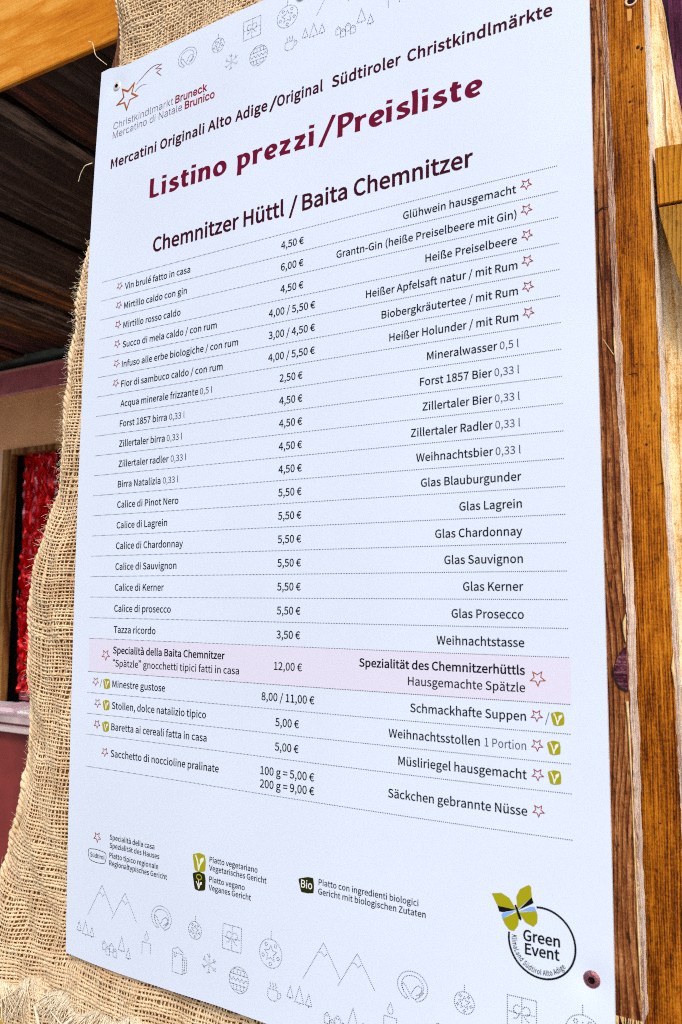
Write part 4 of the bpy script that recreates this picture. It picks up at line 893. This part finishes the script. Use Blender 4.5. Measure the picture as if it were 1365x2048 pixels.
def slab(name, parent, vv, u0, u1, zf, zb, mats, nf=10, ns=5, jit=.0011, chip=.0014, seed=0, amp=.0006):
    """vertical timber: front face, right edge, back; u0,u1,zf,zb functions of v; mats (front, edge)"""
    V, F_, MI = [], [], []
    nc = nf+1+ns+2
    for a, v in enumerate(vv):
        def nn(f, k_): return noise.noise(Vector((v*f+seed*13.7, k_*5.3+seed, .5)))
        e1 = u1(v)+chip*(.45*nn(12, 1)+.5*nn(60, 2)+.35*nn(150, 7)); e2 = u1(v)+chip*(.45*nn(9, 3)+.5*nn(60, 4))
        l = u0(v); zf_ = zf(v); zb_ = zb(v)+chip*2*nn(17, 5)
        row = []
        for i in range(nf+1):
            x = l+(e1-l)*i/nf; row.append((x, v, zf_+amp*noise.noise(Vector((x*60, v*9, seed)))*2+(.0012*(1+nn(60, 6)) if i == nf else 0)))
        for i in range(1, ns+1):
            q_ = i/ns; row.append((e1+(e2-e1)*q_+amp*1.5*noise.noise(Vector((q_*9, v*22, seed+4))), v, zf_+.002+(zb_-zf_-.002)*q_))
        row.append((e2-.004, v, zb_+.0)); row.append((l, v, zb_))
        V += row
    for a in range(len(vv)-1):
        for i in range(nc):
            j = (i+1) % nc; F_.append((a*nc+i, a*nc+nc+i, a*nc+nc+j, a*nc+j)); MI.append(0 if i < nf else (1 if i < nf+ns else 0))
    F_.append(tuple(range(nc))); MI.append(1); b = (len(vv)-1)*nc; F_.append(tuple(b+i for i in range(nc))[::-1]); MI.append(1)
    o = mesh(name, V, F_, None, parent)
    for m in mats: o.data.materials.append(m)
    o.data.polygons.foreach_set('material_index', MI)
    o.data.polygons.foreach_set('use_smooth', [i == 0 for i in MI]); return o
def L1(pts):
    xs, ys = [p[0] for p in pts], [p[1] for p in pts]; return lambda v: float(np.interp(v, xs, ys))
def zA(v): return float(np.interp(v, [-.27, 1.28], [.030, .008]))
uA = L1([(-.6, 1.066), (-.2701, 1.0697), (.15, 1.0723), (.541, 1.0782), (.903, 1.0823), (1.28, 1.0846)])
zAb = L1([(-.3, .082), (.13, .080), (.53, .0895), (.70, .088), (.91, .073), (1.29, .058)])
ta = thing('rough_plank', 'reddish brown rough plank with dark half knot, directly behind the right edge of the board', 'plank', (1.0, 1.28, .05))
slab('plank_face', ta, np.linspace(-.62, 1.276, 420), lambda v: .70, uA, zA, zAb, (W_A, W_palered), nf=26, seed=1, chip=.0026, amp=.0008)
# half round knot with its crack
kn = [(1.0785, .757), (1.0725, .762), (1.0650, .774), (1.0605, .788), (1.0600, .800), (1.0635, .810), (1.0695, .817), (1.0790, .821)]
M_knot = wood('purple_knot', [(.46, (.006, .001, .004)), (.62, (.035, .004, .018)), (.74, (.14, .035, .06)), (.85, (.4, .2, .2))], axis='X', rings=40, bump=1.0, speck=.6, seed=11.0, rough=.55, groove=.1)
def relief(name, pts, z, h, mat, parent):
    c = np.mean(pts, 0); V = [(p[0], p[1], z+.0015) for p in pts]+[(p[0], p[1], z-h*.6) for p in pts]+[(c[0]+(p[0]-c[0])*.85, c[1]+(p[1]-c[1])*.85, z-h) for p in pts]+[(c[0], c[1], z-h*.9)]
    n = len(pts); F_ = [(i+o, (i+1) % n+o, (i+1) % n+n+o, i+n+o) for o in (0, n) for i in range(n)]+[(2*n+i, 2*n+(i+1) % n, 3*n) for i in range(n)]
    return mesh(name, V, F_, mat, parent, smooth=True)
relief('knot', kn, zA(.79), .0016, M_knot, ta)
M_crack = flat('crack_shadow', (.012, .004, .003), .9)
def ribbon(name, pts, z, w, mat, parent, h=.0012):
    P_ = np.array(pts, float); P3 = np.stack([P_[:,0], P_[:,1], [z(p[1]) if callable(z) else z for p in P_]], 1); r = np.array(w if not np.isscalar(w) else [w]*len(P_))
    V, F_ = tubes([P3], [r], 6); V = V.reshape(-1, 6, 3); V[:,:,2] = P3[:,None,2]+(V[:,:,2]-P3[:,None,2])*.5-h*.3
    return mesh(name, V.reshape(-1, 3), F_, mat, parent, smooth=True)
ribbon('knot_crack', kn, lambda v: zA(v)-.0006, [.0004, .0008, .0007, .0007, .0009, .0013, .0018, .0012], M_crack, ta)
ribbon('crack', [(1.050, .0875), (1.0535, .0845), (1.0560, .0850), (1.0600, .0815), (1.0635, .0800), (1.0665, .0815), (1.0730, .0808)], lambda v: zA(v)-.0004, [.0028, .0022, .0012, .0016, .0012, .0008, .0006], M_crack, ta)
ribbon('crack', [(1.0545, .135), (1.0560, .165), (1.0575, .190), (1.0590, .215)], lambda v: zA(v)-.0004, [.0005, .0011, .0009, .0003], M_crack, ta)
M_sliver = flat('fresh_sliver', (.80, .55, .26), .7, vary=.3, vscale=120)
for pts, w in (([(1.0585, .292), (1.0650, .304), (1.0730, .318)], .0006), ([(1.0745, .275), (1.0750, .300), (1.0752, .330)], [.0004, .0016, .0004]), ([(1.0770, .60), (1.0768, .64), (1.0775, .68)], [.0004, .0022, .0005]),
               ([(1.0792, .71), (1.0770, .722), (1.0766, .735), (1.0780, .75)], [.0004, .0026, .0022, .0004]), ([(1.0775, .835), (1.0790, .87), (1.0800, .92), (1.0805, .96)], [.0022, .0016, .0012, .0004]),
               ([(1.0805, .93), (1.0815, 1.02), (1.0822, 1.10)], [.0003, .0013, .0004]), ([(1.0826, 1.08), (1.0834, 1.16), (1.0843, 1.24)], [.0004, .0016, .0006]), ([(1.0712, -.14), (1.0712, -.05), (1.0715, .02)], [.0004, .0017, .0004])):
    ribbon('splinter', pts, lambda v: zA(v)-.0008, w, M_sliver, ta)
for i in range(26):     # torn fibres at the sawn lower end
    x = RNG.uniform(1.045, 1.086); l = RNG.uniform(.004, .016); y = 1.272; a = RNG.normal(0, .25)
    ribbon('splinter', [(x, y-.004), (x+a*l*.5, y+l*.5), (x+a*l, y+l)], zA(1.27), [.0009, .0007, .0002], M_sliver, ta)
for i in range(14):
    y = RNG.uniform(.86, 1.24); x = uA(y); ribbon('splinter', [(x, y), (x+.002, y+.006), (x+RNG.uniform(-.004, .005), y+.014)], zA(y)+.004, [.0005, .0004, .0002], M_sliver, ta)

tb = thing('sawn_plank', 'wide orange brown sawn plank with fine dark growth lines, right of the rough plank', 'plank', (1.1, 1.5, .12))
uB = L1([(-.7, 1.122), (-.2888, 1.1242), (.138, 1.1261), (.537, 1.1294), (.9103, 1.1326), (1.6, 1.139)])
slab('plank_face', tb, np.linspace(-.75, 1.65, 460), lambda v: .75, uB, lambda v: .0915, lambda v: .172, (W_B, W_pale), nf=24, seed=2, chip=.0024, amp=.0006, jit=.001)
ribbon('splinter', [(1.1265, -.095), (1.1268, -.085), (1.1262, -.075)], .0905, [.0008, .0030, .0008], M_sliver, tb)
ribbon('splinter', [(1.1330, .765), (1.1310, .79), (1.1330, .82)], .0905, [.0006, .0028, .0006], M_sliver, tb)
ribbon('splinter', [(1.1285, .40), (1.1275, .47), (1.1300, .53)], .0905, [.0006, .0018, .0006], M_sliver, tb)
ribbon('crack', [(1.082, .333), (1.089, .3325), (1.0945, .3330), (1.0955, .3365)], .0910, .0006, M_crack, tb)
ribbon('crack', [(1.118, .512), (1.124, .5105), (1.129, .5090)], .0910, [.0003, .0006, .0012], M_crack, tb)
for x, y, r in ((1.1035, -.147, .0018), (1.0985, -.122, .0022), (1.114, -.212, .0028), (1.120, -.208, .0022), (1.0945, .318, .0014), (1.105, .448, .0020), (1.1055, .52, .0016), (1.105, 1.02, .0014)):
    relief('worm_hole', [(x+r*math.cos(a), y+r*math.sin(a)) for a in np.linspace(0, 2*math.pi, 8, endpoint=False)], .0912, .0003, M_crack, tb)
kp = part_empty('screw_hole', (1.105, -.296, .0915), tb)
V, F_ = tubes([np.array([(1.106+.0085*math.cos(a), -.296+.0075*math.sin(a), .0908) for a in np.linspace(-.3, 4.6, 16)])], [np.linspace(.0014, .0026, 16)], 6)
mesh('torn_rim', V, F_, M_whiteink and flat('torn_pale_wood', (.82, .62, .45), .8), kp, smooth=True)
relief('hole', [(1.106+.0055*math.cos(a), -.297+.005*math.sin(a)) for a in np.linspace(0, 2*math.pi, 10, endpoint=False)], .0912, .0006, M_knot, kp)
mesh('pale_scar', [(1.099, -.284, .0908), (1.107, -.282, .0908), (1.1055, -.262, .0908), (1.0995, -.262, .0908)], [(0, 1, 2, 3)], flat('pale_scar_wood', (.72, .33, .06), .7), kp)

tcx = thing('waney_timber', 'cream and orange waney edged timber narrowing upward at the right, behind the blocks', 'timber', (1.15, 1.5, .2))
uC = L1([(-.75, 1.105), (-.45, 1.127), (-.3342, 1.1439), (-.2871, 1.1495), (-.2371, 1.1540), (-.1725, 1.1611), (-.1139, 1.1691), (0, 1.180), (.3, 1.19), (1.6, 1.20)])
def waney():
    V, F_ = [], []; vv = np.linspace(-.75, 1.65, 300); nf = 16
    for v in vv:
        r_ = uC(v)+.0016*noise.noise(Vector((v*16, 2, 1)))
        for i in range(nf+1):
            q_ = i/nf; x = 1.09+(r_-1.09)*q_; round_ = .030*max(0, (q_-.62)/.38)**2.0
            V.append((x, v, .170+round_+.0022*noise.noise(Vector((x*70, v*7, 3)))+.0012*noise.noise(Vector((x*180, v*40, 8)))))
        V.append((r_-.004, v, .30)); V.append((1.09, v, .30))
    nc = nf+3
    for a in range(len(vv)-1):
        for i in range(nc): j = (i+1) % nc; F_.append((a*nc+i, a*nc+nc+i, a*nc+nc+j, a*nc+j))
    mesh('timber_face', V, F_, W_C, tcx, smooth=True)
waney()
ribbon('bark_ridge', [(1.1410, -.20), (1.1430, -.15), (1.1425, -.11), (1.1450, -.07), (1.1440, -.03)], .1670, [.0008, .0016, .0012, .0020, .0010], flat('inner_bark', (.40, .16, .02), .8, bump=.8, vary=.4, vscale=80), tcx)

def block(name, label, pts, zf, zb, mat, endmat=None):
    """short timber with a shaped outline: pts in u,v clockwise"""
    t_ = thing(name, label, 'block', (pts[0][0], max(p[1] for p in pts), zb)); n = len(pts); c = np.mean(pts, 0)
    V = [(p[0], p[1], zf+.0016) for p in pts]+[(p[0]+(c[0]-p[0])*.015, p[1]+(c[1]-p[1])*.02, zf) for p in pts]+[(p[0], p[1], zb) for p in pts]
    F_ = [tuple(range(n, 2*n))]+[(i, (i+1) % n, n+(i+1) % n, n+i) for i in range(n)]+[(i, 2*n+i, 2*n+(i+1) % n, (i+1) % n) for i in range(n)]+[tuple(range(2*n, 3*n))[::-1]]
    mesh('block_face', V, F_, mat, t_); return t_
up = [(1.1300, -.0458), (1.138, -.0470), (1.150, -.0452), (1.172, -.0430), (1.40, -.040), (1.40, .0560), (1.168, .0525), (1.1312, .0510)]
block('upper_block', 'yellow orange timber block with curved saw lines at the right edge, above the darker block', up, .118, .168, W_block)
lo = [(1.1325, .0545), (1.168, .0560), (1.40, .0600), (1.40, .26), (1.178, .235), (1.163, .200), (1.154, .165), (1.147, .130), (1.140, .098), (1.1345, .075)]
block('lower_block', 'darker olive brown block with a slanting lower end, under the yellow orange block', lo, .1205, .168, W_block2)

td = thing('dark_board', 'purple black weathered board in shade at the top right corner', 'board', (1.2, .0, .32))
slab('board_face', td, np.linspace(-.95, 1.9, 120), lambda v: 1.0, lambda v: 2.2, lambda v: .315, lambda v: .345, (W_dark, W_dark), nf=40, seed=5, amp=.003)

tp = thing('brown_post', 'brown timber post behind the top left corner of the burlap', 'post', (.2, 1.6, .1))
slab('post_face', tp, np.linspace(-.95, 1.50, 60), L1([(-.95, -.045), (-.62, -.060), (-.561, -.079), (-.45, -.045), (1.6, -.045)]), lambda v: .66, lambda v: .0805, lambda v: .20, (W_post, W_post), nf=8, seed=6)

ts = thing('yellow_sill', 'yellowish timber sill at the lower left corner under the fringe', 'sill', (-.5, 1.75, .1))
mesh('sill_face', [(x, y, z) for z in (.085, .30) for y in (1.585, 1.80) for x in (-.95, -.255)], [(0, 1, 3, 2), (4, 6, 7, 5), (0, 2, 6, 4), (1, 5, 7, 3), (0, 4, 5, 1), (2, 3, 7, 6)], W_yel, ts)
tl_ = thing('low_rail', 'dark timber under the splintered end of the rough plank at the bottom', 'rail', (.9, 1.6, .05))
mesh('rail_face', [(x, y, z) for z in (.045, .088) for y in (1.278, 1.60) for x in (.66, 1.075)], [(0, 1, 3, 2), (4, 6, 7, 5), (0, 2, 6, 4), (1, 5, 7, 3), (0, 4, 5, 1), (2, 3, 7, 6)], W_dark, tl_)

# ------------------------------------------------------------------ inside of the hut on the left
tf = thing('golden_beam', 'golden orange varnished beam across the top left corner', 'beam', (-.6, -.69, .15))
def beam_mesh():
    V, F_ = [], []; xs = np.linspace(-2.6, -.047, 60)
    for x in xs:
        b = float(np.interp(x, [-2.6, -.54, -.12, -.04], [-.742, -.6941, -.6848, -.683]))+.0012*noise.noise(Vector((x*14, 0, 0)))
        sec = [(x, -1.6, .118)]+[(x, -1.6+(b-.004+1.6)*i/8, .118+.0008*noise.noise(Vector((x*8, i, 2)))) for i in range(1, 9)]+[(x, b, .120), (x, b, .131), (x, -1.6, .131)]
        V += sec; nc = len(sec)
    for a in range(len(xs)-1):
        for i in range(nc): j = (i+1) % nc; F_.append((a*nc+i, a*nc+j, a*nc+nc+j, a*nc+nc+i))
    F_.append(tuple(range(nc))); F_.append(tuple((len(xs)-1)*nc+i for i in range(nc))[::-1])
    mesh('beam_face', V, F_, W_beam, tf)
beam_mesh()
def dark_wood(i, c0, c1, c2): return wood('roof_board_%s' % ('abcdefghij'[i]), [(.50, c0), (.64, c1), (.80, c2)], axis='Y', rings=24, streak=1.6, bump=.8, speck=.3, seed=20.0+i, groove=.3, glossy=.3, rough=.5, fuzz=.3)  # near-black ramp with lighter streaks, tones chosen per board
DW = [dark_wood(0, (.004, .003, .003), (.012, .009, .008), (.09, .07, .06)), dark_wood(1, (.008, .002, .002), (.09, .022, .013), (.46, .15, .08)),
      dark_wood(2, (.003, .003, .003), (.014, .011, .010), (.24, .19, .16)), dark_wood(3, (.008, .003, .002), (.06, .020, .004), (.42, .16, .02)), dark_wood(4, (.006, .002, .004), (.05, .010, .018), (.22, .07, .07))]
ceil_ = thing('ceiling', 'dark roof boards running back over the inside of the hut', 'ceiling', (-1.5, -.70, 1.0), kind='structure')
edges = [.10, -.20, -.432, -.585, -.80, -1.015, -1.20, -1.38, -1.62, -1.84, -2.08, -2.34, -2.60, -2.86, -3.1, -3.4]
mid_ = [0, 0, 1, 2, 0, 2, 0, 2, 3, 2, 3, 4, 3, 1, 0]
for i in range(len(edges)-1):
    a, b = edges[i+1]+.006, edges[i]-.006; dz = .008*((i*7) % 3); h = .02; vtx, fc = [], []
    zs = np.linspace(.134, 1.96, 40); nx = 8
    for z in zs:
        wob_ = .004*noise.noise(Vector((i*9.1, z*4, 0)))
        row = [(a+(b-a)*q_/nx+(wob_ if q_ in (0, nx) else 0), -.700-dz+.003*noise.noise(Vector((a*5+q_, z*5, i)))-(.004 if q_ in (0, nx) else 0), z) for q_ in range(nx+1)]
        vtx += row+[(b, -.74-dz, z), (a, -.74-dz, z)]
    nc = nx+3
    for r_ in range(len(zs)-1):
        for c_ in range(nc): d_ = (c_+1) % nc; fc.append((r_*nc+c_, r_*nc+d_, r_*nc+nc+d_, r_*nc+nc+c_))
    mesh('roof_board', vtx, fc, DW[mid_[i]], ceil_)
mesh('roof_deck', [(-3.6, -.775, .14), (.9, -.775, .14), (.9, -.775, 2.3), (-3.6, -.775, 2.3), (-3.6, -.80, .14), (.9, -.80, .14), (.9, -.80, 2.3), (-3.6, -.80, 2.3)],
     [(0, 1, 2, 3), (4, 7, 6, 5), (0, 4, 5, 1), (2, 6, 7, 3), (1, 5, 6, 2), (0, 3, 7, 4)], DW[0], ceil_)

def box(name, x0, x1, y0, y1, z0, z1, mat, parent, bev=.0, **kw):
    V = [(x, y, z) for z in (z0, z1) for y in (y0, y1) for x in (x0, x1)]
    return mesh(name, V, [(0, 2, 3, 1), (4, 5, 7, 6), (0, 4, 6, 2), (1, 3, 7, 5), (0, 1, 5, 4), (2, 6, 7, 3)], mat, parent, **kw)
M_teal = flat('teal_grey_paint', (.10, .14, .13), .6, vary=.5, vscale=14, bump=.3)
M_pink = flat('mauve_painted_rail', (.50, .13, .17), .6, vary=.4, vscale=16, bump=.3)
M_pinkl = flat('pale_pink_edge', (.72, .36, .34), .6)
M_orange = flat('terracotta_boarding', (.92, .42, .19), .65, vary=.22, vscale=5, bump=.3)
M_frame = wood('window_frame_wood', [(.40, (.12, .04, .012)), (.58, (.28, .11, .03)), (.75, (.46, .24, .07))], rings=30, bump=.5, seed=31.0)
M_cream = flat('pale_plaster_wall', (.85, .50, .32), .7, vary=.2, vscale=4)
M_redwall = flat('brick_red_panel', (.21, .028, .025), .55, vary=.35, vscale=6, bump=.3)
M_void = flat('interior_shade', (.010, .007, .007), .9)  # shade of gap and room, put into a near-black surface colour
hw = thing('hut_wall', 'terracotta back wall of the hut with a framed opening, seen past the left of the burlap', 'wall', (-2.5, 1.3, 1.95), kind='structure')
X0, X1, ZB = -4.2, .4, 1.92
box('teal_rail', X0, X1, -.735, -.688, ZB-.05, ZB+.1, M_teal, hw)
box('mauve_rail', X0, X1, -.640, -.512, ZB-.02, ZB+.1, M_pink, hw)
box('mauve_rail_edge', X0, X1, -.652, -.640, ZB-.03, ZB+.1, M_pinkl, hw)
box('lower_rail_edge', X0, X1, -.512, -.500, ZB-.014, ZB+.1, M_pinkl, hw)
box('gap_shade', X0, X1, -.688, -.652, ZB+.03, ZB+.1, M_void, hw)  # black strip painted as the shade between the rails
box('wall_boarding', X0, X1, -.500, -.170, ZB, ZB+.03, M_orange, hw)
box('wall_boarding', X0, -2.79, -.170, 1.30, ZB, ZB+.03, M_cream, hw)
box('wall_boarding', -1.9, X1, -.170, 1.30, ZB, ZB+.03, M_orange, hw)
fr = part_empty('opening_frame', (-2.3, 1.3, ZB), hw)
box('frame_bar', -2.79, -1.9, -.170, -.136, ZB-.02, ZB+.025, M_frame, fr); box('frame_bar', -2.79, -2.715, -.136, 1.30, ZB-.02, ZB+.025, M_frame, fr); box('frame_bar', -1.97, -1.9, -.136, 1.30, ZB-.02, ZB+.025, M_frame, fr)
box('inner_board', -2.715, -2.640, .80, 1.30, ZB+.11, ZB+.14, M_pink, hw)
box('room_shade', -4.2, -.6, -.60, 1.75, ZB+.30, ZB+.34, M_void, hw)  # black sheet standing for the darkness of the unlit room
# red tinsel curtain
M_tin = flat('red_foil', (.85, .004, .012), .24, metal=.55, spec=.8); M_tin2 = flat('foil_highlight', (.95, .30, .42), .2, metal=.3, spec=.9)  # pink strands carry the highlights of the red foil as a colour
tn = thing('tinsel_garland', 'shiny red foil tinsel garland hanging in the dark framed opening', 'garland', (-2.5, 1.05, ZB+.05))
for mt, cnt, wd_, nm in ((M_tin, 150, .010, 'red_strands'), (M_tin2, 26, .008, 'highlight_strands')):
    V, F_ = [], []
    for i in range(cnt):
        x0 = max(-2.690, -2.555+RNG.normal(0, .070)); z0 = ZB+.055+abs(RNG.normal(0, .035)); L_ = RNG.uniform(.5, 1.45); tw = RNG.uniform(18, 45); ph = RNG.uniform(0, 6.28); y0_ = -.150 if RNG.random() < .6 else RNG.uniform(-.1, .8)
        n_ = 70; o = len(V)
        for k_ in range(n_):
            y = y0_+L_*k_/(n_-1)*.9
            if y > 1.25: y = 1.25
            x = x0+.018*math.sin(y*5+ph)+.006*math.sin(y*31+ph*2); a = ph+tw*y+.8*math.sin(y*22+ph)
            w_ = wd_*(1+.4*math.sin(y*50+ph)); V += [(x-w_*math.cos(a), y, z0-w_*math.sin(a)), (x+w_*math.cos(a), y, z0+w_*math.sin(a))]
        F_ += [(o+2*k_, o+2*k_+1, o+2*k_+3, o+2*k_+2) for k_ in range(n_-1)]
    mesh(nm, V, F_, mt, tn, kind='stuff')
# counter below the opening
M_shelf = flat('pale_counter_top', (.52, .42, .44), .4, vary=.4, vscale=10)
ct = thing('pale_counter', 'pale narrow counter with a white rail under the framed opening at the left', 'counter', (-2.3, 1.46, 1.65))
box('counter_top', X0, .0, 1.300, 1.330, 1.56, 1.92, M_shelf, ct)
box('under_shadow_board', X0, .0, 1.330, 1.372, 1.60, 1.64, M_pink, ct)
box('white_rail', X0, .0, 1.345, 1.368, 1.53, 1.575, flat('white_rail_paint', (.62, .52, .53), .4), ct)
for x0, x1, y0, c in ((-2.68, -2.50, 1.285, (.86, .84, .90)), (-2.47, -2.30, 1.278, (.80, .62, .72)), (-2.27, -2.12, 1.290, (.88, .86, .90))):
    p_ = thing('white_packet', {-2.68: 'flat white packet at the left end of the pale counter', -2.47: 'pinkish packet in the middle of the pale counter', -2.27: 'white packet on the counter nearest the burlap'}[x0], 'packet', (x0, 1.30, 1.75))
    box('wrapper', x0, x1, y0, 1.2995, 1.66, 1.86, flat('packet_paper', c, .5, bump=.5, bscale=30), p_)
    box('fold', x0+.01, x0+.03, y0-.003, y0, 1.67, 1.85, flat('packet_fold', c, .4), p_)
rp = thing('red_panel', 'brick red lower panel under the pale counter at the left edge', 'panel', (-2.3, 2.6, 1.6))
box('panel_face', X0, .0, 1.372, 2.9, 1.585, 1.62, M_redwall, rp)

# ------------------------------------------------------------------ ground in front of and inside the hut (out of view), added to bounce light into it
M_pave = flat('bounce_paving', (.20, .175, .15), .8, vary=.3, vscale=3, bump=.4, bscale=40)
V, F_ = [], []; gx = np.linspace(-40, 40, 41); gy = np.linspace(-60, 12, 37)
for y in gy:
    for x in gx: V.append((x, V0+2.5, y))
for j in range(36):
    for i in range(40): p = j*41+i; F_.append((p, p+41, p+42, p+1))
g_ = mesh('ground', V, F_, M_pave, None, kind='structure', label='unseen pale paved ground, added in front of the hut to bounce light', category='ground')
